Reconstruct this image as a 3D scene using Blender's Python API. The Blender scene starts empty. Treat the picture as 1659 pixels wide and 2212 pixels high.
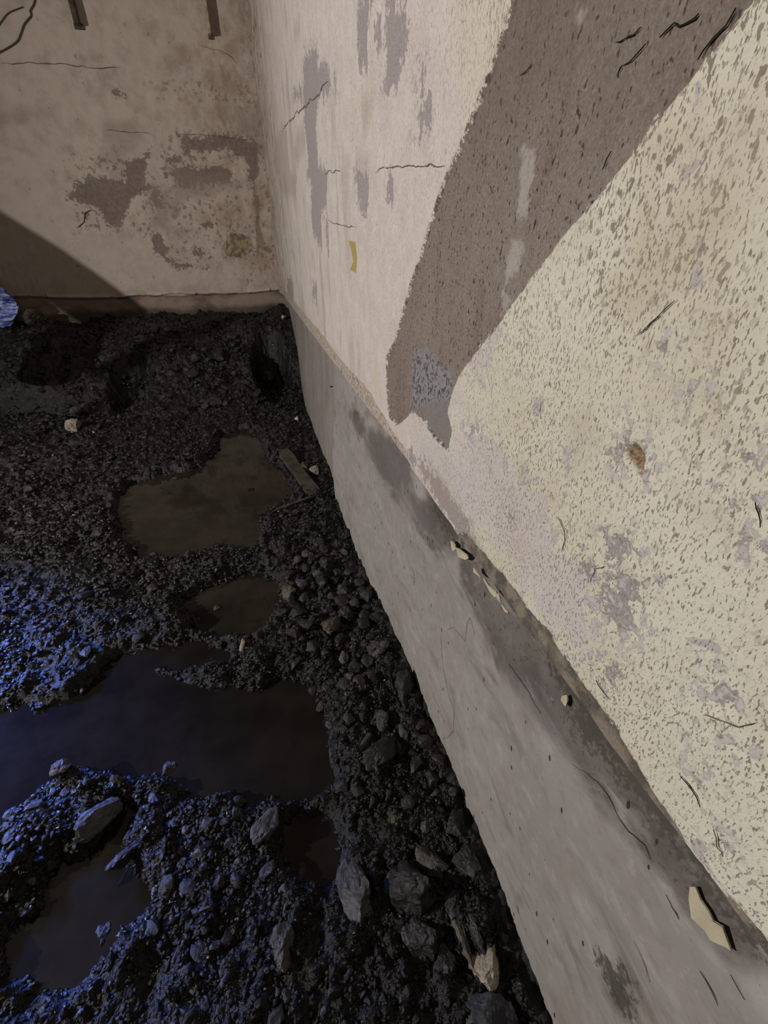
import bpy, bmesh, math, random
import numpy as np
from mathutils import Vector, Matrix

rng = np.random.default_rng(7)
random.seed(7)
scene = bpy.context.scene
C = scene.collection

# ------------------------------------------------------------------ camera
S = 1.3                       # metres per camera height (the lens is 1.3 m above the dug-out floor)
IW, IH, FPX = 1659.0, 2212.0, 957.0
PITCH, YAW = math.radians(32.7), math.radians(15.9)
FW = np.array([math.sin(YAW) * math.cos(PITCH), math.cos(YAW) * math.cos(PITCH), -math.sin(PITCH)])
RT = np.array([math.cos(YAW), -math.sin(YAW), 0.0])
UP = np.cross(RT, FW)
cam_d = bpy.data.cameras.new('camera'); cam = bpy.data.objects.new('camera', cam_d); C.objects.link(cam)
cam_d.sensor_fit = 'VERTICAL'; cam_d.sensor_height = 24.0; cam_d.lens = FPX / IH * 24.0
cam_d.clip_start = 0.02
cam.location = (0, 0, S)
cam.rotation_euler = (math.pi / 2 - PITCH, 0, -YAW)
scene.camera = cam

# ------------------------------------------------------------------ world, lights, exposure
w = bpy.data.worlds.new('world'); scene.world = w; w.use_nodes = True
w.node_tree.nodes['Background'].inputs[0].default_value = (0.25, 0.4, 1.0, 1)
w.node_tree.nodes['Background'].inputs[1].default_value = 0.02
LAMP = np.array([-3.0, 0.75, 0.52])          # work lamp, in camera heights from the lens
ld = bpy.data.lights.new('lamp_light', 'SPOT'); lo = bpy.data.objects.new('lamp_light', ld); C.objects.link(lo)
ld.energy = 690; ld.color = (1.0, 0.945, 0.895); ld.shadow_soft_size = 0.035; ld.spot_size = math.radians(156); ld.spot_blend = 1.0
lo.location = (LAMP[0] * S, LAMP[1] * S, (LAMP[2] + 1) * S)
AIM = np.array([0.273, 0.95, 0.12])          # the lamp head is turned to the right wall
lo.rotation_euler = Vector(AIM - LAMP).to_track_quat('-Z', 'Y').to_euler()
BLUE = np.array([-1.95, 1.85, 0.02])        # blue light added left of the view to put glints on the gravel
BAIM = np.array([-1.10, 0.86, -1.0])
wd = bpy.data.lights.new('added_blue_beam', 'AREA'); wo = bpy.data.objects.new('added_blue_beam', wd); C.objects.link(wo)
wd.shape = 'RECTANGLE'; wd.size = 0.30 * S; wd.size_y = 0.18 * S; wd.energy = 40; wd.color = (0.10, 0.22, 1.0); wd.spread = math.radians(40)
wo.location = (BLUE[0] * S, BLUE[1] * S, (BLUE[2] + 1) * S)
wo.rotation_euler = Vector(BAIM - BLUE).to_track_quat('-Z', 'Y').to_euler()
vs = scene.view_settings
vs.view_transform = 'Standard'; vs.look = 'None'; vs.exposure = -0.06; vs.gamma = 1.0; vs.use_curve_mapping = False

scene.cycles.max_bounces = 3; scene.cycles.diffuse_bounces = 2; scene.cycles.glossy_bounces = 2; scene.cycles.transmission_bounces = 0

# ------------------------------------------------------------------ helpers
WX, FY = 0.273, 3.95          # right wall plane x, far wall plane y (camera heights)

def ray(px, py):
    return FW * FPX + RT * (px - IW / 2) - UP * (py - IH / 2)
def on_right(px, py, X=WX):
    d = ray(px, py); p = d * (X / d[0]); return p[1], p[2]
def on_far(px, py, Y=FY):
    d = ray(px, py); p = d * (Y / d[1]); return p[0], p[2]
def on_floor(px, py, z=-1.0):
    d = ray(px, py); p = d * (z / d[2]); return p[0], p[1]
def world(p): return (p[0] * S, p[1] * S, (p[2] + 1) * S)

def smooth(a, b, x):
    t = np.clip((x - a) / (b - a), 0, 1); return t * t * (3 - 2 * t)

def hash2(ix, iy, seed):
    h = (ix.astype(np.int64) * 374761393 + iy.astype(np.int64) * 668265263 + seed * 1442695041) & 0xFFFFFFFF
    h = ((h ^ (h >> 13)) * 1274126177) & 0xFFFFFFFF
    return ((h ^ (h >> 16)) & 0xFFFF) / 65535.0
def vnoise(x, y, seed=0):
    ix, iy = np.floor(x), np.floor(y); fx, fy = x - ix, y - iy
    fx = fx * fx * (3 - 2 * fx); fy = fy * fy * (3 - 2 * fy)
    a, b = hash2(ix, iy, seed), hash2(ix + 1, iy, seed); c, d = hash2(ix, iy + 1, seed), hash2(ix + 1, iy + 1, seed)
    return (a * (1 - fx) + b * fx) * (1 - fy) + (c * (1 - fx) + d * fx) * fy
def fbm(x, y, octv=5, seed=0, gain=0.5):
    s = 0; a = 1; t = 0
    for i in range(octv):
        s = s + a * vnoise(x, y, seed + i * 17); t += a; a *= gain; x = x * 2.03 + 3.1; y = y * 2.03 + 7.7
    return s / t - 0.5

def sdf(P, poly):
    """signed distance to a polygon, positive inside; P (n,2)"""
    poly = np.asarray(poly, float); out = np.full(len(P), -0.3)
    m = 0.12; lo_, hi_ = poly.min(0) - m, poly.max(0) + m
    idx = np.where((P[:, 0] > lo_[0]) & (P[:, 0] < hi_[0]) & (P[:, 1] > lo_[1]) & (P[:, 1] < hi_[1]))[0]
    if len(idx) == 0: return out
    Q = P[idx]; d2 = np.full(len(Q), 1e9); ins = np.zeros(len(Q), bool)
    for i in range(len(poly)):
        a, b = poly[i], poly[(i + 1) % len(poly)]; e = b - a; wv = Q - a
        t = np.clip((wv @ e) / max(e @ e, 1e-12), 0, 1)
        d2 = np.minimum(d2, ((wv - t[:, None] * e) ** 2).sum(1))
        c1 = (Q[:, 1] >= a[1]) != (Q[:, 1] >= b[1])
        with np.errstate(divide='ignore', invalid='ignore'):
            xi = a[0] + (Q[:, 1] - a[1]) / (b[1] - a[1] if b[1] != a[1] else 1e-12) * e[0]
        ins ^= c1 & (Q[:, 0] < xi)
    out[idx] = np.maximum(np.where(ins, 1, -1) * np.sqrt(d2), -0.3)
    return out
def union(P, polys):
    o = np.full(len(P), -0.3)
    for p in polys: o = np.maximum(o, sdf(P, p))
    return o
def conv(fn, pts, ox=0, oy=0, k=1.0):
    return [fn(ox + x * k, oy + y * k) for x, y in pts]

def spaced(a, b, h0, h1, p0=None):
    """coordinates from a to b, step h0 until p0 growing to h1"""
    out = [a]; p0 = a if p0 is None else p0
    while out[-1] < b:
        t = min(max((out[-1] - p0) / max(b - p0, 1e-6), 0), 1); out.append(out[-1] + h0 + (h1 - h0) * t)
    out[-1] = b
    return np.array(out)

def grid_mesh(name, co, nu, nv, attrs=None, flip=False, smooth_shade=True, extra_faces=None, drop=None):
    me = bpy.data.meshes.new(name)
    i = np.arange(nu * nv).reshape(nu, nv)
    q = np.stack([i[:-1, :-1], i[1:, :-1], i[1:, 1:], i[:-1, 1:]], -1).reshape(-1, 4)
    if drop is not None: q = q[~drop(co[q].mean(1))]
    if flip: q = q[:, ::-1]
    if extra_faces is not None: q = np.concatenate([q, extra_faces])
    me.vertices.add(len(co)); me.vertices.foreach_set('co', np.ascontiguousarray(co, np.float32).ravel())
    me.loops.add(len(q) * 4); me.loops.foreach_set('vertex_index', np.ascontiguousarray(q, np.int32).ravel())
    me.polygons.add(len(q)); me.polygons.foreach_set('loop_start', np.arange(0, len(q) * 4, 4, dtype=np.int32))
    me.polygons.foreach_set('use_smooth', np.full(len(q), smooth_shade))
    for k, v in (attrs or {}).items():
        a = me.attributes.new(k, 'FLOAT', 'POINT'); a.data.foreach_set('value', np.ascontiguousarray(v, np.float32))
    me.update(calc_edges=True); me.validate()
    return me
def link(name, me, mat=None, parent=None):
    o = bpy.data.objects.new(name, me); C.objects.link(o)
    if mat is not None:
        if not me.materials: me.materials.append(mat)
    if parent is not None: o.parent = parent
    return o
def tag(o, label, cat=None, group=None, kind=None):
    o['label'] = label
    if cat: o['category'] = cat
    if group: o['group'] = group
    if kind: o['kind'] = kind
    return o
def bm_mesh(name, bm, smooth_shade=False):
    me = bpy.data.meshes.new(name); bm.to_mesh(me); bm.free()
    if smooth_shade: me.polygons.foreach_set('use_smooth', [True] * len(me.polygons))
    return me
def box_bm(x0, x1, y0, y1, z0, z1, bm=None):
    bm = bm or bmesh.new()
    r = bmesh.ops.create_cube(bm, size=1.0)
    bmesh.ops.scale(bm, vec=(x1 - x0, y1 - y0, z1 - z0), verts=r['verts'])
    bmesh.ops.translate(bm, vec=((x0 + x1) / 2, (y0 + y1) / 2, (z0 + z1) / 2), verts=r['verts'])
    return bm
def tube_mesh(name, pts, radii, sides=10, closed_ends=True):
    pts = [Vector(p) for p in pts]; bm = bmesh.new(); rings = []
    if not hasattr(radii, '__len__'): radii = [radii] * len(pts)
    prev = None
    for i, p in enumerate(pts):
        t = (pts[min(i + 1, len(pts) - 1)] - pts[max(i - 1, 0)]).normalized()
        a = prev if prev is not None else (Vector((0, 0, 1)) if abs(t.z) < 0.9 else Vector((1, 0, 0)))
        u = t.cross(a).cross(t).normalized() if prev is not None else t.cross(a).normalized()
        prev = u; v = t.cross(u)
        rings.append([bm.verts.new(p + radii[i] * (math.cos(2 * math.pi * k / sides) * u + math.sin(2 * math.pi * k / sides) * v)) for k in range(sides)])
    for a, b in zip(rings, rings[1:]):
        for k in range(sides): bm.faces.new((a[k], a[(k + 1) % sides], b[(k + 1) % sides], b[k]))
    if closed_ends:
        bm.faces.new(rings[0][::-1]); bm.faces.new(rings[-1])
    bmesh.ops.recalc_face_normals(bm, faces=bm.faces)
    return bm_mesh(name, bm, True)

# ------------------------------------------------------------------ node helper
class N:
    def __init__(self, name, rough=0.9, spec=0.2):
        self.m = bpy.data.materials.new(name); self.m.use_nodes = True
        self.t = self.m.node_tree; self.b = self.t.nodes['Principled BSDF']
        self.b.inputs['Roughness'].default_value = rough; self.b.inputs['Specular IOR Level'].default_value = spec
        self.co = self.new('ShaderNodeTexCoord').outputs['Object']
    def new(self, k): return self.t.nodes.new(k)
    def put(self, sock, v):
        if hasattr(v, 'is_output'): self.t.links.new(v, sock)
        else:
            if sock.type == 'RGBA' and len(v) == 3: v = (*v, 1)
            sock.default_value = v
    def map(self, scale=(1, 1, 1), rot=(0, 0, 0), co=None):
        n = self.new('ShaderNodeMapping'); self.put(n.inputs[0], co or self.co)
        n.inputs['Scale'].default_value = scale; n.inputs['Rotation'].default_value = rot; return n.outputs[0]
    def noise(self, scale, detail=4, rough=0.55, co=None, dist=0.0, out='Fac'):
        n = self.new('ShaderNodeTexNoise'); self.put(n.inputs['Vector'], co or self.co)
        n.inputs['Scale'].default_value = scale; n.inputs['Detail'].default_value = detail
        n.inputs['Roughness'].default_value = rough; n.inputs['Distortion'].default_value = dist
        return n.outputs[out]
    def voro(self, scale, co=None, feature='F1', out='Distance', rnd=1.0):
        n = self.new('ShaderNodeTexVoronoi'); n.feature = feature; self.put(n.inputs['Vector'], co or self.co)
        n.voronoi_dimensions = '2D' if co is not None else '3D'
        n.inputs['Scale'].default_value = scale; n.inputs['Randomness'].default_value = rnd; return n.outputs[out]
    def attr(self, name, out='Fac'):
        n = self.new('ShaderNodeAttribute'); n.attribute_name = name; return n.outputs[out]
    def math(self, op, a, b=0.0, c=None, clamp=False):
        n = self.new('ShaderNodeMath'); n.operation = op; n.use_clamp = clamp
        self.put(n.inputs[0], a); self.put(n.inputs[1], b)
        if c is not None: self.put(n.inputs[2], c)
        return n.outputs[0]
    def step(self, v, a, b, lo=0.0, hi=1.0):
        n = self.new('ShaderNodeMapRange'); n.interpolation_type = 'SMOOTHSTEP'; self.put(n.inputs[0], v)
        for i, x in zip((1, 2, 3, 4), (a, b, lo, hi)): n.inputs[i].default_value = x
        return n.outputs[0]
    def mix(self, f, a, b, mode='MIX'):
        n = self.new('ShaderNodeMix'); n.data_type = 'RGBA'; n.blend_type = mode
        self.put(n.inputs[0], f); self.put(n.inputs[6], a); self.put(n.inputs[7], b); return n.outputs[2]
    def mask(self, name, n1, amp, soft=0.002, n2=None, amp2=0.0, off=0.0):
        """ragged-edged mask from a signed distance attribute"""
        v = self.math('ADD', self.attr(name), self.math('MULTIPLY_ADD', n1, amp, -0.5 * amp + off))
        if n2 is not None: v = self.math('ADD', v, self.math('MULTIPLY_ADD', n2, amp2, -0.5 * amp2))
        return self.step(v, -soft, soft)
    def mul(self, a, b): return self.math('MULTIPLY', a, b)
    def inv(self, a): return self.math('SUBTRACT', 1.0, a)
    def bump(self, h, strength=0.5, dist=0.01, normal=None):
        n = self.new('ShaderNodeBump'); self.put(n.inputs['Height'], h); n.inputs['Strength'].default_value = strength
        n.inputs['Distance'].default_value = dist
        if normal is not None: self.put(n.inputs['Normal'], normal)
        return n.outputs[0]
    def done(self, col, normal=None, rough=None):
        self.put(self.b.inputs['Base Color'], col)
        if normal is not None: self.put(self.b.inputs['Normal'], normal)
        if rough is not None: self.put(self.b.inputs['Roughness'], rough)
        return self.m

def plain(name, col, rough=0.85, var=0.3, scale=20, bump=0.3, spec=0.3, bscale=60):
    n = N(name, rough, spec); a = n.noise(scale, 6, 0.6)
    dark = tuple(c * (1 - var) for c in col); lite = tuple(min(c * (1 + var), 1) for c in col)
    return n.done(n.mix(n.step(a, 0.3, 0.7), dark, lite), n.bump(n.noise(bscale, 6, 0.65), bump, 0.01))

# ------------------------------------------------------------------ materials
def mat_right_wall():
    n = N('peeling_cream_paint', 0.92, 0.15)
    sep = n.new('ShaderNodeSeparateXYZ'); n.put(sep.inputs[0], n.co); Y = sep.outputs[1]; Z = sep.outputs[2]
    big = n.noise(3.0, 3, 0.6); mid = n.noise(16, 4, 0.6); fine = n.noise(75, 3, 0.6); tiny = n.noise(260, 2, 0.6)
    streak = n.noise(22, 4, 0.6, co=n.map((1, 1.0, 0.22)))
    cream = n.mix(n.step(big, 0.35, 0.65), (0.56, 0.53, 0.425), (0.60, 0.575, 0.485))
    cream = n.mix(n.mul(n.step(mid, 0.52, 0.75), 0.35), cream, (0.42, 0.37, 0.25))
    white = n.mix(n.step(mid, 0.3, 0.7), (0.52, 0.465, 0.44), (0.59, 0.535, 0.495))
    far = n.step(n.math('ADD', Y, n.math('MULTIPLY_ADD', big, 0.5, -0.25)), 0.55, 0.98)
    col = n.mix(far, cream, white)
    col = n.mix(n.mul(far, n.mul(n.step(streak, 0.52, 0.66), 0.55)), col, (0.52, 0.475, 0.375))     # cream remains
    wm = n.mask('white', mid, 0.16, 0.010, fine, 0.22)
    col = n.mix(n.mul(wm, 0.85), col, (0.51, 0.465, 0.455))
    # streaky worn places and brown damp towards the far corner
    wear = n.step(n.noise(7.5, 5, 0.62, co=n.map((1, 1, 0.30))), 0.54, 0.62)
    col = n.mix(n.mul(n.mul(wear, n.step(Y, 1.2, 2.0)), 0.5), col, (0.33, 0.285, 0.25))
    corner = n.mul(n.step(Y, 3.3, 5.0), n.step(n.noise(9, 5, 0.6, co=n.map((1, 1, 0.35))), 0.36, 0.60))
    col = n.mix(n.mul(corner, 0.75), col, (0.35, 0.265, 0.19))
    col = n.mix(n.mul(n.mul(n.step(Y, 3.0, 4.6), n.step(n.noise(30, 4, 0.6, co=n.map((1, 0.8, 0.5))), 0.60, 0.66)), 0.8), col, (0.10, 0.075, 0.055))
    # small chips of cream gone, showing the lilac coat
    chip = n.mul(n.step(n.noise(26, 3, 0.5, dist=0.4), 0.66, 0.69), n.inv(far))
    col = n.mix(n.mul(chip, 0.8), col, (0.40, 0.365, 0.375))
    # stippled pits
    pit_a = n.step(n.noise(170, 2, 0.45, co=n.map((1, 1, 0.55), (0.5, 0, 0))), 0.605, 0.65)
    pit_b = n.step(n.noise(330, 2, 0.5, co=n.map((1, 1, 0.45), (-0.4, 0, 0))), 0.60, 0.65)
    pit_c = n.step(n.noise(430, 2, 0.5, co=n.map((1, 1, 0.35), (0.7, 0, 0))), 0.60, 0.65)
    dens = n.step(n.noise(7, 3, 0.5), 0.36, 0.62)
    zf = n.step(Z, 0.95, 1.35, 0.12, 1.0)
    pits = n.math('MAXIMUM', n.mul(n.mul(pit_a, dens), zf), n.mul(pit_b, n.step(n.noise(9, 2), 0.36, 0.6)))
    pits = n.math('MAXIMUM', pits, pit_c)
    pits = n.mul(pits, n.math('MULTIPLY_ADD', far, -0.62, 1.0))
    col = n.mix(n.mul(pits, 0.82), col, (0.16, 0.135, 0.10))
    # faint dirt
    col = n.mix(n.mul(n.step(n.noise(5, 6, 0.65), 0.52, 0.75), 0.35), col, (0.36, 0.29, 0.20))
    # peeled to grey render
    vst = n.noise(26, 5, 0.65, co=n.map((1, 1.0, 0.22)))
    g = n.step(n.math('ADD', n.math('ADD', n.attr('grey'), n.mul(n.math('MULTIPLY_ADD', vst, 0.16, -0.076), far)), n.math('ADD', n.math('MULTIPLY_ADD', mid, 0.07, -0.037), n.math('MULTIPLY_ADD', fine, 0.10, -0.052))), -0.003, 0.003)
    gsp = n.mul(n.step(fine, 0.53, 0.60), n.step(n.attr('grey'), -0.035, 0.0))
    g = n.math('MAXIMUM', g, n.mul(gsp, 0.85))
    gcol = n.mix(n.step(tiny, 0.35, 0.7), (0.235, 0.205, 0.205), (0.34, 0.305, 0.30))
    gcol = n.mix(n.mul(n.step(fine, 0.55, 0.65), n.inv(far)), gcol, (0.47, 0.43, 0.43))
    col = n.mix(n.mul(g, 0.88), col, gcol)
    # faint old stains
    st = n.step(n.math('ADD', n.attr('stain'), n.math('MULTIPLY_ADD', mid, 0.05, -0.03)), -0.03, 0.03)
    col = n.mix(n.mul(st, 0.45), col, (0.30, 0.255, 0.21))
    # bare stair outline
    b = n.mask('brown', fine, 0.030, 0.0018, tiny, 0.020)
    bc = n.mix(n.step(big, 0.35, 0.65), (0.185, 0.145, 0.118), (0.21, 0.175, 0.15))
    bc = n.mix(n.mul(n.step(streak, 0.52, 0.68), 0.7), bc, (0.165, 0.115, 0.095))
    bc = n.mix(n.step(tiny, 0.42, 0.66), bc, n.mix(0.5, bc, (0.30, 0.265, 0.24)))
    specks = n.step(n.noise(190, 2, 0.5, co=n.map((1, 1, 0.6))), 0.62, 0.68)
    bc = n.mix(n.mul(specks, 0.9), bc, (0.035, 0.028, 0.025))
    # upper part of the outline is darker with thick mortar ridges
    up = n.step(n.math('ADD', Z, n.math('MULTIPLY_ADD', mid, 0.3, -0.15)), 1.28, 1.52)
    bc = n.mix(n.mul(up, 0.45), bc, (0.12, 0.095, 0.075))
    col = n.mix(b, col, bc)
    bl = n.mul(n.mask('blue', mid, 0.08, 0.015, fine, 0.06), b)
    blc = n.mix(n.step(n.noise(110, 2), 0.52, 0.60), (0.25, 0.245, 0.28), (0.06, 0.055, 0.055))
    col = n.mix(n.mul(bl, 0.8), col, blc)
    gt = n.mul(n.mask('tip', mid, 0.015, 0.006), b)
    col = n.mix(n.mul(gt, 0.8), col, (0.20, 0.185, 0.18))
    dr = n.mul(n.mask('drip', mid, 0.03, 0.006, fine, 0.03), b)
    col = n.mix(n.mul(dr, 0.55), col, (0.44, 0.41, 0.38))
    # dark crumbs along the outline's edge
    ed = n.step(n.math('ABSOLUTE', n.attr('brown')), 0.006, 0.0)
    col = n.mix(n.mul(n.mul(ed, n.step(n.noise(60, 3), 0.54, 0.62)), 0.8), col, (0.06, 0.05, 0.04))
    oc = n.mask('ochre', fine, 0.012, 0.001)
    col = n.mix(oc, col, (0.36, 0.29, 0.10))
    ho = n.mask('hole', fine, 0.012, 0.003)
    col = n.mix(ho, col, n.mix(n.step(tiny, 0.4, 0.65), (0.17, 0.11, 0.06), (0.33, 0.25, 0.17)))
    # bare dirty strip along the bottom
    ba = n.mask('bare', mid, 0.04, 0.002, fine, 0.03)
    bac = n.mix(n.step(n.noise(30, 4), 0.40, 0.60), (0.19, 0.155, 0.125), (0.065, 0.056, 0.048))
    bac = n.mix(far, bac, n.mix(n.step(fine, 0.45, 0.58), (0.29, 0.245, 0.20), (0.46, 0.41, 0.34)))
    bac = n.mix(n.mul(n.step(n.noise(24, 3, co=n.map((1, 1, 2))), 0.60, 0.68), 0.7), bac, (0.17, 0.11, 0.055))
    col = n.mix(n.mul(ba, 0.92), col, bac)
    h = n.math('MULTIPLY_ADD', pit_b, -0.9, n.math('MULTIPLY_ADD', tiny, 0.6, n.mul(fine, 0.5)))
    h = n.math('MULTIPLY_ADD', n.mul(n.step(n.attr('brown'), -0.002, 0.002), n.noise(90, 3, 0.7)), 2.2, h)
    return n.done(col, n.bump(h, 0.55, 0.0035))

def mat_far_wall():
    n = N('stained_tan_paint', 0.92, 0.15)
    big = n.noise(1.6, 5, 0.6); mid = n.noise(9, 5, 0.6); fine = n.noise(38, 5, 0.6); tiny = n.noise(120, 3, 0.6)
    col = n.mix(n.step(big, 0.35, 0.65), (0.54, 0.455, 0.385), (0.56, 0.48, 0.40))
    col = n.mix(n.mul(n.step(mid, 0.45, 0.70), 0.55), col, (0.38, 0.30, 0.245))
    col = n.mix(n.mul(n.step(n.noise(4.2, 6, 0.65), 0.50, 0.68), 0.5), col, (0.31, 0.25, 0.21))
    sepb = n.new('ShaderNodeSeparateXYZ'); n.put(sepb.inputs[0], n.co)
    red = n.mul(n.step(sepb.outputs[0], -0.75, 0.3), n.step(n.noise(5.5, 6, 0.7), 0.42, 0.64))
    col = n.mix(n.mul(red, 0.65), col, (0.33, 0.225, 0.165))
    pl = n.step(n.noise(6.5, 6, 0.7), 0.55, 0.66); col = n.mix(n.mul(pl, 0.4), col, (0.60, 0.53, 0.47))
    lz = n.step(n.math('ADD', n.attr('pale'), n.math('MULTIPLY_ADD', mid, 0.2, -0.1)), -0.1, 0.1)
    col = n.mix(n.mul(lz, 0.5), col, (0.56, 0.485, 0.42))
    dens = n.step(n.attr('speck'), -0.06, 0.08)
    sp = n.mul(n.step(n.noise(24, 6, 0.7), 0.535, 0.60), dens)
    col = n.mix(n.mul(sp, 0.75), col, (0.21, 0.16, 0.13))
    sp2 = n.step(n.noise(19, 3, 0.6), 0.69, 0.73)
    col = n.mix(n.mul(sp2, 0.6), col, (0.24, 0.19, 0.15))
    g = n.mask('grey', mid, 0.16, 0.005, fine, 0.16)
    col = n.mix(n.mul(g, 0.92), col, n.mix(n.step(fine, 0.35, 0.7), (0.185, 0.145, 0.125), (0.255, 0.21, 0.185)))
    st = n.step(n.math('ADD', n.attr('stain'), n.math('MULTIPLY_ADD', mid, 0.12, -0.06)), -0.05, 0.05)
    col = n.mix(n.mul(st, 0.5), col, (0.31, 0.245, 0.205))
    r = n.mask('rust', mid, 0.03, 0.008, fine, 0.03)
    col = n.mix(n.mul(r, 0.65), col, (0.20, 0.135, 0.09))
    o = n.mask('ochre', mid, 0.03, 0.006, fine, 0.04)
    oc = n.mix(n.step(n.noise(24, 5), 0.44, 0.62), (0.085, 0.06, 0.035), (0.42, 0.33, 0.17))
    col = n.mix(n.mul(o, 0.75), col, oc)
    ba = n.mask('bare', mid, 0.03, 0.004, fine, 0.012)
    bac = n.mix(n.step(n.noise(8, 5, co=n.map((0.5, 1, 1))), 0.4, 0.65), (0.33, 0.25, 0.20), (0.17, 0.13, 0.105))
    col = n.mix(ba, col, bac)
    lip = n.mask('lip', fine, 0.008, 0.003)
    col = n.mix(n.mul(lip, 0.8), col, (0.60, 0.50, 0.42))
    wet = n.mask('wet', mid, 0.08, 0.03)
    col = n.mix(n.mul(wet, 0.8), col, (0.07, 0.06, 0.05))
    h = n.math('MULTIPLY_ADD', fine, 0.7, n.mul(tiny, 0.3))
    return n.done(col, n.bump(h, 0.5, 0.006))

def mat_footing():
    n = N('damp_cast_concrete', 0.72, 0.3)
    sep = n.new('ShaderNodeSeparateXYZ'); n.put(sep.inputs[0], n.co); Y = sep.outputs[1]
    big = n.noise(2.6, 5, 0.6); mid = n.noise(12, 5, 0.62); fine = n.noise(60, 4, 0.6); tiny = n.noise(240, 2, 0.6)
    wisp = n.noise(11, 6, 0.6, co=n.map((1, 0.45, 1.0), (0.35, 0, 0)), dist=1.2)
    col = n.mix(n.step(big, 0.33, 0.67), (0.245, 0.228, 0.215), (0.285, 0.27, 0.26))
    col = n.mix(n.mul(n.step(n.noise(4.5, 4), 0.48, 0.7), 0.55), col, (0.29, 0.25, 0.245))      # pinkish cement
    col = n.mix(n.mul(n.step(wisp, 0.52, 0.70), 0.7), col, (0.17, 0.15, 0.135))
    col = n.mix(n.mul(n.step(wisp, 0.44, 0.30), 0.45), col, (0.37, 0.355, 0.34))
    col = n.mix(n.mul(n.step(n.noise(40, 5, 0.6), 0.55, 0.75), 0.25), col, (0.17, 0.155, 0.145))
    mot = n.noise(34, 6, 0.68); col = n.mix(n.mul(n.step(mot, 0.50, 0.68), 0.45), col, (0.19, 0.172, 0.155)); col = n.mix(n.mul(n.step(mot, 0.46, 0.32), 0.4), col, (0.38, 0.36, 0.335))
    col = n.mix(n.mul(n.step(n.noise(6, 5, 0.65), 0.53, 0.66), 0.4), col, (0.235, 0.20, 0.165))
    wv = n.math('ADD', n.attr('dark'), n.math('ADD', n.math('MULTIPLY_ADD', mid, 0.11, -0.055), n.math('MULTIPLY_ADD', wisp, 0.16, -0.08)))
    d = n.step(wv, -0.042, 0.022)
    col = n.mix(n.mul(d, 0.88), col, n.mix(n.step(mid, 0.4, 0.65), (0.075, 0.066, 0.06), (0.13, 0.113, 0.10)))
    tide = n.step(n.math('ABSOLUTE', n.math('ADD', wv, -0.004)), 0.0035, 0.0012)
    col = n.mix(n.mul(tide, 0.3), col, (0.10, 0.085, 0.07))
    mo = n.mask('mould', mid, 0.10, 0.010, n.noise(95, 5, 0.7), 0.13, off=0.004)
    col = n.mix(n.mul(mo, 0.85), col, (0.06, 0.053, 0.045))
    col = n.mix(n.mul(n.mul(d, n.step(n.noise(110, 4, 0.7), 0.56, 0.64)), 0.6), col, (0.05, 0.045, 0.04))
    col = n.mix(n.mul(n.mul(d, n.step(n.noise(28, 5, 0.7), 0.54, 0.68)), 0.5), col, (0.24, 0.215, 0.19))
    pu = n.step(n.math('ADD', n.attr('purple'), n.math('MULTIPLY_ADD', wisp, 0.12, -0.06)), -0.04, 0.04)
    col = n.mix(n.mul(pu, 0.6), col, (0.15, 0.135, 0.135))
    fr = n.step(Y, 2.12, 2.16)
    col = n.mix(n.mul(fr, 0.55), col, n.mix(n.step(n.noise(6, 5, co=n.map((1, 1, 0.3))), 0.4, 0.6), (0.15, 0.128, 0.11), (0.225, 0.198, 0.175)))
    # blow holes left by the pour
    cb = n.new('ShaderNodeCombineXYZ'); n.put(cb.inputs[0], n.math('ADD', Y, n.mul(sep.outputs[2], -0.25))); n.put(cb.inputs[1], n.mul(sep.outputs[2], 0.45))
    vd = n.voro(26, co=cb.outputs[0]); sel = n.voro(26, co=cb.outputs[0], out='Color')
    ss = n.new('ShaderNodeSeparateColor'); n.put(ss.inputs[0], sel)
    rad = n.mul(n.step(ss.outputs[0], 0.62, 1.0), 0.065)
    holes = n.step(n.math('SUBTRACT', vd, rad), 0.014, 0.0)
    holes = n.mul(holes, n.step(ss.outputs[0], 0.62, 0.66))
    col = n.mix(n.mul(holes, 0.93), col, (0.02, 0.018, 0.016))
    h = n.math('MULTIPLY_ADD', fine, 0.5, n.mul(tiny, 0.2)); h = n.math('MULTIPLY_ADD', holes, -3.0, h)
    return n.done(col, n.bump(h, 0.3, 0.004), n.math('MULTIPLY_ADD', d, -0.2, 0.75))

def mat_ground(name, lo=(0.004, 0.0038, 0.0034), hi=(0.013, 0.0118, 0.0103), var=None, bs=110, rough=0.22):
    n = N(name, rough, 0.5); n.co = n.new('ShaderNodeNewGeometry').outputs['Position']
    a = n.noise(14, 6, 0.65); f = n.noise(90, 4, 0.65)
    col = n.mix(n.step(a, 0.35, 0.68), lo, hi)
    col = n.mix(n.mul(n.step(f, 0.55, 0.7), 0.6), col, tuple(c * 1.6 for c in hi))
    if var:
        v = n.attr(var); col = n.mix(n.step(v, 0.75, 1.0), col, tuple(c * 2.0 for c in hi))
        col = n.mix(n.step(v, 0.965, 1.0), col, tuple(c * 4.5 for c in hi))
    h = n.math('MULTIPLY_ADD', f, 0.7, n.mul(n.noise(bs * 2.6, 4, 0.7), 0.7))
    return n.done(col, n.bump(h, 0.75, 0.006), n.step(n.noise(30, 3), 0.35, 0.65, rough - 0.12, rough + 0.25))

def mat_puddle(name, k):
    n = N(name, 0.09, 0.3)
    a = n.noise(5, 5, 0.6); s = n.noise(26, 5, 0.65)
    col = n.mix(n.step(a, 0.35, 0.65), tuple(c * k for c in (0.009, 0.0077, 0.0063)), tuple(c * k for c in (0.017, 0.0137, 0.0105)))
    col = n.mix(n.mul(n.step(s, 0.52, 0.66), 0.5), col, (0.010, 0.009, 0.008))
    return n.done(col, n.bump(n.noise(9, 2), 0.02, 0.01), n.step(s, 0.4, 0.7, 0.03, 0.08))

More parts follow.
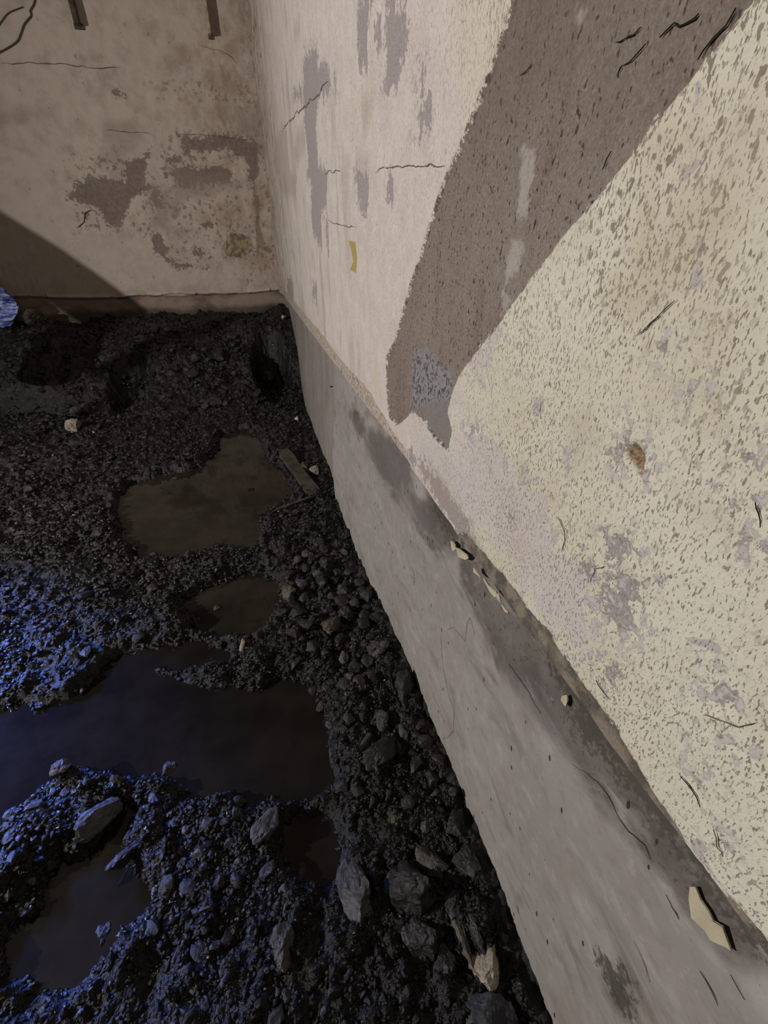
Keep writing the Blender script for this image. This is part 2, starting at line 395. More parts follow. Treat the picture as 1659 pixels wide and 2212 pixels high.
M_RW, M_FW, M_FT = mat_right_wall(), mat_far_wall(), mat_footing()
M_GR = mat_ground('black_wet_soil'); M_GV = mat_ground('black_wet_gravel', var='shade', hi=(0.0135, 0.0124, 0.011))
M_ST = [mat_ground('wet_dark_stone', (0.007, 0.0066, 0.0062), (0.021, 0.0198, 0.0186), bs=45, rough=0.5),
        mat_ground('grey_stone', (0.028, 0.027, 0.026), (0.075, 0.072, 0.069), bs=40, rough=0.62),
        mat_ground('pale_tan_stone', (0.15, 0.125, 0.095), (0.34, 0.295, 0.235), bs=40, rough=0.7),
        mat_ground('brown_stone', (0.035, 0.029, 0.023), (0.09, 0.074, 0.058), bs=40, rough=0.65),
        mat_ground('bluish_slab_stone', (0.020, 0.022, 0.027), (0.042, 0.046, 0.055), bs=40, rough=0.6),
        mat_ground('white_chip', (0.38, 0.35, 0.28), (0.60, 0.56, 0.46), bs=40, rough=0.7)]
M_PD, M_PB = mat_puddle('murky_dark_water', 0.8), mat_puddle('muddy_brown_water', 1.6)
M_CRACK = plain('dark_crack', (0.035, 0.028, 0.022), 0.95, 0.3, 40, 0.2, 0.1)
M_SOFTCRACK = plain('hairline_crack', (0.20, 0.165, 0.14), 0.95, 0.3, 40, 0.2, 0.1)
M_FLAKE = plain('cream_paint_flake', (0.42, 0.375, 0.27), 0.8, 0.12, 30, 0.3)
M_RUST = plain('rusted_steel', (0.085, 0.06, 0.042), 0.7, 0.4, 30, 0.4)
M_BAR = plain('painted_steel', (0.42, 0.35, 0.27), 0.7, 0.3, 30, 0.3)
M_CABLE = plain('dark_cable', (0.085, 0.068, 0.054), 0.6, 0.3, 30, 0.2)
M_WOOD = plain('wet_grey_wood', (0.060, 0.052, 0.045), 0.55, 0.4, 12, 0.4)
def mat_sheet():
    n = N('blue_white_plastic_sheet', 0.35, 0.5); f = n.noise(7, 5, 0.6, co=n.map((0.6, 1, 2.4)), dist=1.5)
    return n.done(n.mix(n.step(f, 0.42, 0.60), (0.04, 0.06, 0.30), (0.42, 0.50, 0.85)), n.bump(n.noise(30, 4), 0.4, 0.01))  # the sheet's blue also stands in for blue light falling on it
M_SHEET = mat_sheet()
M_ROOM = plain('dim_basement_render', (0.22, 0.19, 0.16), 0.95, 0.3, 3, 0.3)
M_CASTER = plain('grey_shadow_caster', (0.25, 0.22, 0.20), 0.6, 0.2, 5, 0.1)

# ================================================================== STRUCTURE
# ---- right wall: peeling plaster above the concrete footing
ys = np.concatenate([np.linspace(-1.5, -0.12, 16)[:-1], spaced(-0.12, FY + 0.02, 0.0028, 0.011, 0.3)])
ledge_px = [(1659, 2085), (1560, 1940), (1400, 1722), (1300, 1590), (1200, 1452), (1100, 1315), (1000, 1178), (935, 1070), (880, 975), (800, 880), (735, 800), (650, 690)]
lp = sorted(on_right(*p) for p in ledge_px); LY, LZ = np.array([p[0] for p in lp]), np.array([p[1] for p in lp])
LZ = 0.35 * LZ + 0.65 * np.median(LZ)
zb = np.interp(ys, LY, LZ) + 0.006 * fbm(ys * 14, ys * 0 + 3, 5, 5)          # bottom edge of the plaster
tt = np.concatenate([spaced(0, 0.62, 0.0030, 0.0036), np.linspace(0.62, 1.97, 150)[1:]])
nu, nv = len(ys), len(tt)
Yg = np.repeat(ys, nv); Tg = np.tile(tt, nu); Zg = np.repeat(zb, nv) * (1 - np.tile(smooth(0, 0.3, tt), nu)) + np.median(LZ) * np.tile(smooth(0, 0.3, tt), nu) + Tg
P2 = np.stack([Yg, Zg], 1)
R = lambda pts, ox=0, oy=0: conv(on_right, pts, ox, oy, 700 / 1659)
brown_polys = [conv(on_right, [(1130, -90), (1105, 0), (1062, 150), (1022, 240), (987, 330), (955, 395), (930, 470), (905, 560), (876, 650), (850, 740), (834, 772), (834, 830), (838, 900),
    (858, 920), (888, 890), (910, 900), (940, 948), (970, 974), (973, 930), (965, 895), (970, 862), (985, 815), (1025, 762), (1070, 708), (1130, 620), (1200, 525), (1330, 370), (1400, 278), (1520, 130), (1620, 0), (1690, -90)]) + [(-0.75, 0.99), (-0.36, 1.08)]]     # the outline runs on up the wall behind the viewer
c2 = (500, 0); c6 = (959, 700); c7 = (959, 1400)
grey_polys = [R(p, *c2) for p in [
    [(370,250),(450,240),(440,340),(490,340),(510,440),(480,480),(440,500),(430,640),(445,850),(490,880),(480,1040),(460,1130),(460,1260),(420,1200),(405,1100),(410,950),(385,900),(390,800),(370,640),(370,520),(310,500),(310,470),(370,450)],
    [(660,-30),(720,-30),(690,200),(690,350),(660,310),(650,180)],
    [(800,-40),(850,40),(885,50),(905,200),(870,310),(850,420),(800,470),(775,420),(790,310),(780,240),(730,200),(790,170)],
    [(945,330),(985,340),(990,420),(960,510),(948,500)],
    [(985,540),(1015,580),(1010,650),(960,690),(930,660),(950,590)],
    [(625,880),(700,880),(705,960),(690,1090),(660,1060),(640,980)],
    [(795,905),(825,905),(828,1010),(800,1010)],
    [(415,1440),(435,1460),(435,1550),(415,1530)], [(285,1430),(310,1430),(320,1560),(290,1540)],
    [(475,1110),(490,1120),(500,1300),(485,1260)], [(520,370),(535,400),(540,480),(525,470)]]]
grey_polys += [R(p, *c6) for p in [
    [(930,500),(990,510),(1040,600),(1080,700),(1060,780),(1000,780),(950,740),(880,700),(850,660),(880,600)],
    [(1530,640),(1600,620),(1620,760),(1600,900),(1640,1030),(1560,1010),(1490,1000),(1450,940),(1520,900),(1530,780)],
    [(1520,1080),(1640,1130),(1690,1190),(1540,1150)],
    [(800,1050),(830,1040),(830,1100),(940,1040),(950,1100),(940,1150),(1030,1170),(930,1190),(870,1250),(820,1200),(840,1150)],
    [(800,1310),(940,1280),(1020,1340),(1030,1430),(1000,1500),(1050,1540),(1000,1620),(900,1640),(830,1560),(770,1460)],
    [(320,900),(350,940),(360,1000),(345,1050),(320,1000)], [(715,1235),(775,1235),(765,1260),(725,1260)],
    [(110,520),(190,500),(180,570),(130,560)], [(1240,310),(1275,320),(1265,365),(1240,350)], [(590,620),(625,640),(615,700),(590,670)],
    [(1120,130),(1165,140),(1150,175),(1120,170)], [(570,1090),(640,1030),(620,1130),(600,1150)]]]
grey_polys += [conv(on_right, [(885,985),(925,1000),(968,1062),(1003,1112),(1040,1190),(1000,1175),(940,1080)])]
grey_polys += [R(p, *c7) for p in [
    [(1350,100),(1420,60),(1480,110),(1600,170),(1560,260),(1480,350),(1400,330),(1310,270),(1340,200)],
    [(1260,600),(1330,540),(1390,570),(1350,640),(1340,760),(1390,790),(1330,820),(1270,740),(1245,660)],
    [(780,30),(850,40),(920,100),(910,180),(850,260),(800,190),(790,110)],
    [(1300,350),(1400,380),(1500,480),(1590,560),(1640,630),(1540,570),(1440,510),(1330,440)],
    [(1500,0),(1600,0),(1600,70),(1540,30)], [(1390,930),(1430,960),(1460,1060),(1410,1040)]]]
stain_polys = [R(p, *c2) for p in [[(660,490),(740,490),(710,600),(690,700),(670,720),(665,600)], [(250,650),(280,630),(300,870),(330,900),(330,1020),(260,1000),(220,850),(220,730)],
    [(330,660),(370,640),(380,760),(340,840),(320,800)], [(320,120),(350,80),(350,200),(320,220)], [(640,770),(700,790),(700,880),(630,880)]]]
stain_polys += [R(p, *c6) for p in [[(375,720),(430,700),(430,820),(380,840)], [(120,1020),(60,1040),(60,1110),(190,1200),(190,1100)], [(640,480),(740,470),(700,760),(640,760)], [(1180,860),(1400,960),(1500,1060),(1300,1000)]]]
stain_polys += [conv(on_right, [(930, 1010), (990, 1080), (1000, 1160), (960, 1120), (900, 1010)])]
white_polys = [conv(on_right, [(980, 960), (1060, 920), (1110, 1000), (1160, 1080), (1210, 1180), (1260, 1250), (1290, 1330), (1310, 1430), (1240, 1410), (1150, 1290), (1090, 1200), (1010, 1120), (950, 1060), (900, 960), (900, 920)]),
    conv(on_right, [(1020, 720), (1080, 700), (1060, 800), (1010, 800)])]
blue_polys = [R([(920,390),(1000,380),(1060,450),(1110,500),(1110,640),(1080,680),(970,660),(905,660),(905,500)], 500, 600)]
tip_polys = [R([(970,640),(1110,620),(1125,700),(1130,790),(1115,900),(1040,840),(970,720)], 500, 600)]
drip_polys = [conv(on_right, p) for p in [[(1122, 318), (1150, 318), (1140, 400), (1130, 465), (1108, 465), (1114, 400)], [(1098, 525), (1122, 525), (1112, 585), (1085, 612), (1088, 570)], [(1080, 630), (1100, 650), (1080, 675)], [(1240, 10), (1256, 20), (1248, 50), (1236, 50)]]]
ochre_polys = [R([(600,1230),(635,1240),(645,1320),(640,1400),(605,1380),(625,1340),(615,1290)], *c2)]
hole_polys = [R([(930,620),(980,610),(1010,690),(1000,770),(960,720),(920,680)], *c6)]
paint_edge = sorted(on_right(*p) for p in [(1659, 2040), (1500, 1845), (1400, 1695), (1330, 1575), (1270, 1495), (1170, 1350), (1110, 1272), (1045, 1195), (1000, 1150)])
paint_edge2 = sorted(on_right(*p) for p in [(845, 930), (800, 850), (770, 815), (730, 770), (690, 715), (655, 675)])
pey = np.interp(Yg, [p[0] for p in paint_edge], [p[1] for p in paint_edge])
pey2 = np.interp(Yg, [p[0] for p in paint_edge2], [p[1] for p in paint_edge2])
sel = smooth(0.60, 0.75, Yg); mid_gap = smooth(0.50, 0.56, Yg) * (1 - smooth(0.72, 0.80, Yg))
bare = ((1 - sel) * pey + sel * pey2) - Zg - 0.045 * mid_gap
aR = dict(brown=union(P2, brown_polys), grey=union(P2, grey_polys), stain=union(P2, stain_polys), white=union(P2, white_polys), blue=union(P2, blue_polys),
          tip=union(P2, tip_polys), drip=union(P2, drip_polys), ochre=union(P2, ochre_polys), hole=union(P2, hole_polys), bare=np.clip(bare, -0.3, 0.3))
j = 0.006 * fbm(Yg * 60, Zg * 60, 3, 21)
disp = 0.0040 * smooth(-0.002, 0.003, aR['brown'] + j) + 0.0016 * smooth(-0.002, 0.003, aR['grey'] + j) + 0.012 * smooth(-0.004, 0.012, aR['hole'] + j) + 0.0025 * smooth(-0.002, 0.004, aR['bare'] + j)
rough_b = smooth(0.0, 0.01, aR['brown'])
disp += 0.004 * fbm(Yg * 9, Zg * 9, 4, 2) + 0.0012 * fbm(Yg * 70, Zg * 70, 3, 9) + rough_b * (0.004 * fbm(Yg * 45, Zg * 30, 4, 31) + 0.008 * np.maximum(fbm(Yg * 16, Zg * 10, 4, 33), 0) * smooth(-0.1, 0.15, Zg))
far_rough = smooth(3.0, 3.9, Yg); disp += far_rough * (0.03 * fbm(Yg * 9, Zg * 8, 4, 41) + 0.012 * fbm(Yg * 30, Zg * 16, 4, 43))
RW = (WX + disp).reshape(nu, nv)
co = np.stack([(WX + disp) * S, Yg * S, (Zg + 1) * S], 1)
lipco = co.reshape(nu, nv, 3)[:, 0, :].copy(); lipco[:, 0] += 0.035 * S
co2 = np.concatenate([co, lipco]); i0 = np.arange(nu - 1)
lipf = np.stack([i0 * nv, nu * nv + i0, nu * nv + i0 + 1, (i0 + 1) * nv], 1)
aR2 = {k: np.concatenate([v * S, v.reshape(nu, nv)[:, 0] * S]) for k, v in aR.items()}
me = grid_mesh('wall_right', co2, nu, nv, aR2, flip=True, extra_faces=lipf)
wall_right = link('wall_right', me, M_RW)
tag(wall_right, 'cream plaster wall on the right, peeling, with a brown diagonal stair outline', 'wall', kind='structure')
def rw_x(y, z):
    k = min(max(np.searchsorted(ys, y), 0), nu - 1)
    q = min(max(np.searchsorted(Zg.reshape(nu, nv)[k], z), 0), nv - 1); return RW[k, q]

# ---- concrete footing under the plaster
fys = np.concatenate([np.linspace(-1.5, -0.12, 14)[:-1], spaced(-0.12, FY + 0.02, 0.0040, 0.014, 0.3)])
fzs = np.concatenate([spaced(-1.25, -0.52, 0.006, 0.006)[:-1], np.linspace(-0.52, -0.385, 50)])
fu, fv = len(fys), len(fzs); FYg = np.repeat(fys, fv); FZg = np.tile(fzs, fu)
top = np.interp(FYg, LY, LZ)
rec = np.interp(FYg, [-1, 0.35, 0.47, 0.56, 0.78, 0.86, 4], [0.013, 0.013, 0.010, 0.0045, 0.0045, 0.008, 0.009])
below = top - FZg
fx = WX + rec * (0.35 + 0.65 * (1 - smooth(0.0, 0.075, below)))
bul = smooth(0.7, 1.25, FYg) * (1 - smooth(2.6, 3.4, FYg)); fx -= 0.030 * bul * smooth(0.08, 0.45, below)
ystep = 1.66 + 0.02 * fbm(FZg * 12, FZg * 0, 4, 3) + np.interp(FZg, [-1.0, -0.42], [-0.04, 0.04])
fx += 0.022 * smooth(-0.004, 0.008, FYg - ystep) * smooth(0.0, 0.02, below)
fx += 0.010 * fbm(FYg * 3, FZg * 3, 3, 6) + 0.0022 * fbm(FYg * 25, FZg * 25, 4, 8)
fx += 0.004 * smooth(0.05, -0.01, below) * fbm(FYg * 30, FZg * 30, 3, 12) * 2
PF = np.stack([FYg, FZg], 1)
dark_polys = [conv(on_right, p) for p in [
    [(985,1180),(1060,1290),(1150,1400),(1220,1490),(1300,1600),(1400,1730),(1500,1890),(1659,2100),(1720,2190),(1560,2080),(1470,1960),(1370,1820),(1280,1700),(1200,1590),(1130,1500),(1060,1440),(1045,1340),(1000,1270)],
    [(790,940),(830,950),(880,1000),(890,1050),(850,1060),(810,1000)], [(880,1060),(960,1100),(985,1180),(960,1190),(900,1130)],
    [(1310,2110),(1340,2130),(1350,2170),(1320,2160)], [(765,880),(790,930),(775,935),(755,890)]]]
mould_polys = [conv(on_right, p) for p in [[(1180,1440),(1300,1580),(1400,1730),(1500,1880),(1659,2080),(1659,2120),(1500,1920),(1380,1760),(1290,1620),(1230,1560)], [(1300,2090),(1345,2110),(1350,2180),(1320,2150)], [(930,1040),(985,1100),(1000,1170),(970,1160),(930,1100)]]]
purple_polys = [conv(on_right, p) for p in [[(780,920),(860,970),(900,1060),(940,1150),(900,1140),(840,1060),(790,980)], [(1040,1370),(1130,1480),(1220,1600),(1180,1590),(1080,1470)]]]
aF = dict(dark=union(PF, dark_polys) * S, mould=union(PF, mould_polys) * S, purple=union(PF, purple_polys) * S)
me = grid_mesh('trim_1', np.stack([fx * S, FYg * S, (FZg + 1) * S], 1), fu, fv, aF, flip=True)
footing = link('trim_1', me, M_FT)
tag(footing, 'smooth grey concrete footing band running below the right wall plaster', 'footing', kind='structure')
FXg = fx.reshape(fu, fv)
def ft_x(y, z):
    return FXg[min(max(np.searchsorted(fys, y), 0), fu - 1), min(max(np.searchsorted(fzs, z), 0), fv - 1)]

# ---- far wall
bx = np.concatenate([np.linspace(-3.62, -1.75, 30)[:-1], spaced(-1.75, WX + 0.03, 0.0055, 0.0055)])
bz = np.concatenate([spaced(-0.80, 1.15, 0.0055, 0.0055), np.linspace(1.15, 1.56, 10)[1:]])
bu, bv = len(bx), len(bz); BX = np.repeat(bx, bv); BZ = np.tile(bz, bu); PB = np.stack([BX, BZ], 1)
Fp = lambda pts: conv(on_far, pts, 0, 0, 700 / 1659)
grey_b = [Fp(p) for p in [
    [(335,1000),(430,900),(520,900),(640,920),(640,840),(700,800),(760,790),(750,850),(730,950),(770,960),(700,1010),(690,1050),(640,1090),(610,1170),(560,1170),(530,1110),(480,1060),(400,1040),(345,1030)],
    [(840,880),(960,850),(1130,850),(1200,880),(1180,930),(1080,940),(1000,935),(950,970),(900,930),(845,910)],
    [(910,690),(1060,700),(1230,700),(1320,750),(1320,900),(1300,930),(1260,930),(1270,850),(1230,800),(1180,760),(1080,790),(1030,770),(960,780),(940,740)],
    [(770,1180),(830,1190),(850,1290),(880,1330),(930,1350),(1080,1370),(1070,1385),(940,1370),(900,1370),(850,1340),(800,1300)],
    [(790,980),(840,1010),(830,1060),(790,1060)], [(400,1170),(430,1110),(480,1070),(470,1090),(430,1130),(420,1185)], [(980,1270),(1030,1270),(1060,1310),(1000,1310)],
    [(580,460),(640,490),(630,505),(580,480)], [(1030,1150),(1120,1140),(1100,1180),(1060,1175)], [(830,810),(900,810),(930,830),(850,830)]]]
speck_b = [Fp(p) for p in [[(330,780),(760,700),(900,660),(1350,640),(1400,1300),(1000,1400),(700,1200),(380,1200)], [(1180,380),(1320,380),(1340,640),(1190,600)], [(700,380),(1320,400),(1320,560),(800,520)], [(1230,0),(1320,0),(1330,400),(1260,400)], [(1400, 0), (1250, 1000), (1250, 1500), (1500, 1400)]]]
stain_b = [Fp(p) for p in [[(520,620),(700,600),(740,700),(700,800),(600,780),(540,720)], [(880,870),(1280,930),(1150,1000),(960,1000),(900,1120),(860,1060)], [(0,560),(300,540),(280,600),(0,640)], [(1180,560),(1320,560),(1330,700),(1200,680)], [(770,940),(900,960),(860,1180),(780,1180)]]]
pale_b = [Fp(p) for p in [[(0,960),(340,1030),(600,1190),(780,1200),(850,1350),(1380,1380),(1380,1450),(0,1470)], [(740,700),(920,700),(1000,830),(800,850)]]]
rust_b = [Fp(p) for p in [[(1295,990),(1325,1000),(1330,1150),(1360,1260),(1310,1250),(1310,1100)], [(1310,1230),(1400,1280),(1380,1300),(1310,1260)]]]
ochre_b = [Fp([(1140,1260),(1180,1190),(1280,1210),(1300,1280),(1240,1320),(1160,1310)])]
zl = np.interp(BX, [on_far(0, 615)[0], on_far(600, 622)[0]], [on_far(0, 615)[1], on_far(600, 622)[1]])
bare_b = -0.418 - BZ + 0.06 * fbm(BX * 4, BX * 0, 4, 3); lip_b = 0.010 - np.abs(BZ + 0.412 - 0.045 * fbm(BX * 4, BX * 0 + 4, 5, 13)) - 0.03 * (fbm(BX * 5, BX * 0 + 9, 4, 19) > -0.02)
wet_b = -0.525 - BZ + 0.05 * fbm(BX * 3, BX * 0, 4, 23)
aB = dict(grey=union(PB, grey_b), speck=union(PB, speck_b), stain=union(PB, stain_b), pale=union(PB, pale_b), rust=union(PB, rust_b), ochre=union(PB, ochre_b), bare=np.clip(bare_b, -.3, .3), lip=np.clip(lip_b, -.3, .3), wet=np.clip(wet_b, -.3, .3))
jb = 0.02 * fbm(BX * 22, BZ * 22, 4, 51)
db = 0.003 * smooth(-0.004, 0.006, aB['grey'] + jb) + 0.020 * smooth(-0.004, 0.010, bare_b) - 0.010 * smooth(-0.006, 0.004, lip_b) + 0.006 * fbm(BX * 5, BZ * 5, 4, 61) + 0.003 * fbm(BX * 40, BZ * 40, 3, 63)
db -= 0.012 * smooth(-0.05, 0.01, BX - 0.0) * np.maximum(fbm(BX * 16, BZ * 8, 4, 71), 0)
me = grid_mesh('wall_back', np.stack([BX * S, (FY + db) * S, (BZ + 1) * S], 1), bu, bv, {k: v * S for k, v in aB.items()}, flip=False)
wall_back = link('wall_back', me, M_FW)
tag(wall_back, 'stained tan painted far wall with grey peeled patches', 'wall', kind='structure')
DBg = db.reshape(bu, bv)
def bk_y(x, z):
    return FY + DBg[min(max(np.searchsorted(bx, x), 0), bu - 1), min(max(np.searchsorted(bz, z), 0), bv - 1)]

# ---- the rest of the basement room: left wall, wall behind, ceiling
X0, Y0, ZC = -3.6, -1.5, 1.55
bm = bmesh.new()
box_bm((X0 - 0.15) * S, X0 * S, Y0 * S, (FY + 0.05) * S, -0.2 * S, (ZC + 1) * S, bm)
o = link('wall_left', bm_mesh('wall_left', bm), M_ROOM); tag(o, 'dim rendered left wall out of view', 'wall', kind='structure')
o = link('wall_front', bm_mesh('wall_front', box_bm((X0 - .15) * S, 0.42 * S, (Y0 - 0.12) * S, Y0 * S, -0.2 * S, (ZC + 1) * S)), M_ROOM); tag(o, 'dim rendered wall behind the viewer', 'wall', kind='structure')
cbm = box_bm((X0 - .15) * S, 0.42 * S, (Y0 - 0.12) * S, (FY + 0.1) * S, (ZC + 1) * S, (ZC + 1.1) * S)
o = link('ceiling', bm_mesh('ceiling', cbm), M_ROOM); tag(o, 'dim concrete basement ceiling', 'ceiling', kind='structure')

# ================================================================== GROUND
pud_px = {
 'a': [(285,1050),(360,1030),(440,1015),(470,985),(485,940),(530,930),(565,960),(580,1000),(610,1030),(618,1065),(590,1090),(560,1110),(565,1150),(550,1190),(470,1180),(380,1205),(310,1200),(275,1150),(258,1100)],
 'b': [(412,1300),(440,1275),(500,1258),(570,1240),(592,1280),(575,1330),(540,1365),(470,1368),(430,1345)],
 'c': [(-120,1560),(0,1540),(60,1530),(150,1520),(195,1490),(235,1440),(300,1405),(360,1395),(440,1402),(505,1400),(500,1425),(400,1430),(330,1425),(300,1455),(345,1475),(410,1500),(480,1495),(560,1500),(640,1470),(672,1500),(690,1560),(698,1620),(695,1680),(640,1705),(560,1705),(490,1690),(450,1705),(385,1670),(330,1660),(270,1655),(215,1650),(150,1640),(120,1680),(80,1720),(30,1745),(-60,1790),(-140,1790)],
 'd': [(30,2085),(60,1990),(95,1930),(140,1870),(210,1840),(250,1790),(265,1760),(290,1770),(275,1830),(260,1880),(300,1900),(305,1950),(295,1975),(250,1980),(235,2040),(190,2090),(110,2100)],
 'e': [(640,1790),(690,1800),(720,1850),(705,1890),(660,1870),(630,1830)],
}
gx = np.concatenate([np.linspace(-3.62, -1.95, 40)[:-1], spaced(-1.95, 0.31, 0.0048, 0.0048)])
gy = np.concatenate([np.linspace(-1.5, 0.0, 40)[:-1], spaced(0.0, FY + 0.03, 0.0045, 0.011, 0.6)])
gu, gv = len(gx), len(gy); GX = np.repeat(gx, gv); GY = np.tile(gy, gu); PG = np.stack([GX, GY], 1)
pud_poly = {k: conv(on_floor, v) for k, v in pud_px.items()}
psd = union(PG, pud_poly.values())
nz = fbm(GX * 2.2, GY * 2.2, 5, 101)
h = 0.010 + 0.035 * nz
bank = smooth(2.72, 3.62, GY + 0.28 * fbm(GX * 3, GY * 3, 4, 111) + 0.06 * GX) * 0.40 * (1 + 0.25 * fbm(GX * 5, GY * 5, 3, 113))
h = h + bank
h += 0.05 * smooth(0.12, 0.25, GX) * smooth(3.0, 3.9, GY)
def pit(cx, cy, rx, ry, dep):
    global h
    r = np.sqrt(((GX - cx) / rx) ** 2 + ((GY - cy) / ry) ** 2) + 0.35 * fbm(GX * 7, GY * 7, 4, 121); h = h - dep * (1 - smooth(0.55, 1.05, r))
pit(0.10, 3.15, 0.13, 0.30, 0.26); pit(-1.36, 3.02, 0.25, 0.15, 0.36); pit(-0.78, 3.15, 0.14, 0.25, 0.14)
pit(-0.50, 2.35, 0.12, 0.22, 0.05); pit(-0.72, 1.75, 0.14, 0.10, 0.04)
clod = np.abs(fbm(GX * 9, GY * 9, 4, 131)) * 0.075 + np.abs(fbm(GX * 28, GY * 28, 4, 141)) * 0.055 + fbm(GX * 80, GY * 80, 2, 151) * 0.010
dry = smooth(0.010, -0.055, psd + 0.07 * fbm(GX * 14, GY * 14, 4, 161))
h = np.maximum(h, 0.006) * dry + clod * (0.32 + 0.68 * dry) + 0.010 * dry - 0.020 * (1 - dry) - 0.002
gz = -1.0 + h
GZ = gz.reshape(gu, gv)
me = grid_mesh('floor', np.stack([GX * S, GY * S, (gz + 1) * S], 1), gu, gv, flip=False, smooth_shade=False)
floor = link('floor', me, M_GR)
tag(floor, 'black wet earth floor heaped up against the far wall', 'floor', kind='structure')
def ground(x, y):
    a = np.clip(np.interp(x, gx, np.arange(gu)), 0, gu - 1.001); b = np.clip(np.interp(y, gy, np.arange(gv)), 0, gv - 1.001)
    i, k = np.floor(a).astype(int), np.floor(b).astype(int); fa, fb = a - i, b - k
    return (GZ[i, k] * (1 - fa) + GZ[i + 1, k] * fa) * (1 - fb) + (GZ[i, k + 1] * (1 - fa) + GZ[i + 1, k + 1] * fa) * fb
def hit_ground(px, py):
    d = ray(px, py); d = d / np.linalg.norm(d); t = np.linspace(0.7, 6.5, 1500); p = t[:, None] * d
    g = ground(p[:, 0], p[:, 1]); k = np.argmax(p[:, 2] < g); return p[k]

# ---- puddles: shallow bodies of murky water lying in the basins
pud_label = {'a': ('puddle', 'brown muddy puddle nearest the far bank beside the footing'), 'b': ('puddle', 'small rounded brown puddle with one pebble standing in it'),
             'c': ('puddle', 'largest dark puddle stretching across the middle of the floor'), 'd': ('puddle', 'black puddle in the lower left with blue glints around its rim'),
             'e': ('puddle', 'tiny dark puddle right of the leaning pale-faced stone')}
for k, poly in pud_poly.items():
    zt = {'a': -0.998, 'b': -1.0, 'c': -1.002, 'd': -1.0, 'e': -1.0}[k]
    m2 = (sdf(PG, poly) > -0.045).reshape(gu, gv); cell = m2[:-1, :-1] & m2[1:, :-1] & m2[1:, 1:] & m2[:-1, 1:]
    bm = bmesh.new(); vmap = {}
    def vert(a, b):
        if (a, b) not in vmap: vmap[(a, b)] = bm.verts.new(world((gx[a], gy[b], zt)))
        return vmap[(a, b)]
    for a, b in zip(*np.where(cell)): bm.faces.new((vert(a, b), vert(a + 1, b), vert(a + 1, b + 1), vert(a, b + 1)))
    ex = bmesh.ops.extrude_face_region(bm, geom=bm.faces[:])
    bmesh.ops.translate(bm, verts=[v for v in ex['geom'] if isinstance(v, bmesh.types.BMVert)], vec=(0, 0, -0.010))
    bmesh.ops.recalc_face_normals(bm, faces=bm.faces)
    o = link('puddle', bm_mesh('puddle', bm), M_PB if k in 'ab' else M_PD); tag(o, pud_label[k][1], 'puddle')

# ================================================================== STONES
def rock_mesh(name, seed, sub=3, cuts=9, rough=0.05):
    r = np.random.default_rng(seed); bm = bmesh.new(); bmesh.ops.create_icosphere(bm, subdivisions=sub, radius=1.0)
    co = np.array([v.co[:] for v in bm.verts])
    for _ in range(cuts):
        nrm = r.normal(size=3); nrm /= np.linalg.norm(nrm); dist = r.uniform(0.48, 0.85)
        ex = co @ nrm - dist; co -= np.maximum(ex, 0)[:, None] * nrm
    nn = vnoise(co[:, 0] * 3 + seed, co[:, 1] * 3 + co[:, 2] * 2.1, seed) - 0.5 + 0.5 * (vnoise(co[:, 0] * 8 + co[:, 2] * 3, co[:, 1] * 8 + seed, seed + 3) - 0.5)
    if sub > 3: nn = nn + 0.45 * (vnoise(co[:, 0] * 17 + co[:, 2] * 9, co[:, 1] * 17 - co[:, 2] * 7, seed + 5) - 0.5) + 0.3 * (vnoise(co[:, 0] * 34 + co[:, 2] * 13, co[:, 1] * 34 + co[:, 2] * 11, seed + 7) - 0.5)
    co *= (1 + rough * 2 * nn)[:, None]
    co -= (co.max(0) + co.min(0)) / 2; co /= (co.max(0) - co.min(0)).max() / 2
    for v, c in zip(bm.verts, co): v.co = c
    return bm_mesh(name, bm)
ROCKS = [rock_mesh('stone_%s' % 'abcdefghij'[i], 300 + i, 4, 7 + i % 5, 0.13) for i in range(10)]
GROCK = [rock_mesh('gravel_%s' % 'abcdefgh'[i], 400 + i, 2, 12, 0.16) for i in range(8)]
GF = np.array([math.sin(YAW), math.cos(YAW), 0.0])
def mat_copy(base, mi, cache={}):
    key = (base.name, mi)
    if key not in cache:
        m = base.copy(); m.materials.clear(); m.materials.append(M_ST[mi]); cache[key] = m
    return cache[key]
def stone(px, py, wpx, hpx, ang, mi, label, name='stone', cat='stone', shape=None, lift=0.25, group=None, thick=0.75, meshes=None):
    p = hit_ground(px, py); d = p @ FW
    if p[1] > FY - 0.16: p = p * ((FY - 0.16) / p[1]); p[2] = float(ground(p[0], p[1]))
    sx, sy = wpx * d / FPX / 2, hpx * d / FPX / 2 * 1.12
    sz = min(sx, sy) * thick
    meshes = meshes or ROCKS
    me = mat_copy(meshes[(shape if shape is not None else random.randrange(len(meshes))) % len(meshes)], mi)
    o = bpy.data.objects.new(name, me); C.objects.link(o)
    o.scale = (sx * S, sy * S, sz * S)
    o.rotation_euler = (random.uniform(-.25, .25), random.uniform(-.25, .25), -YAW + math.radians(ang))
    o.location = world((p[0], p[1], p[2] + sz * lift))
    tag(o, label, cat, group); return o

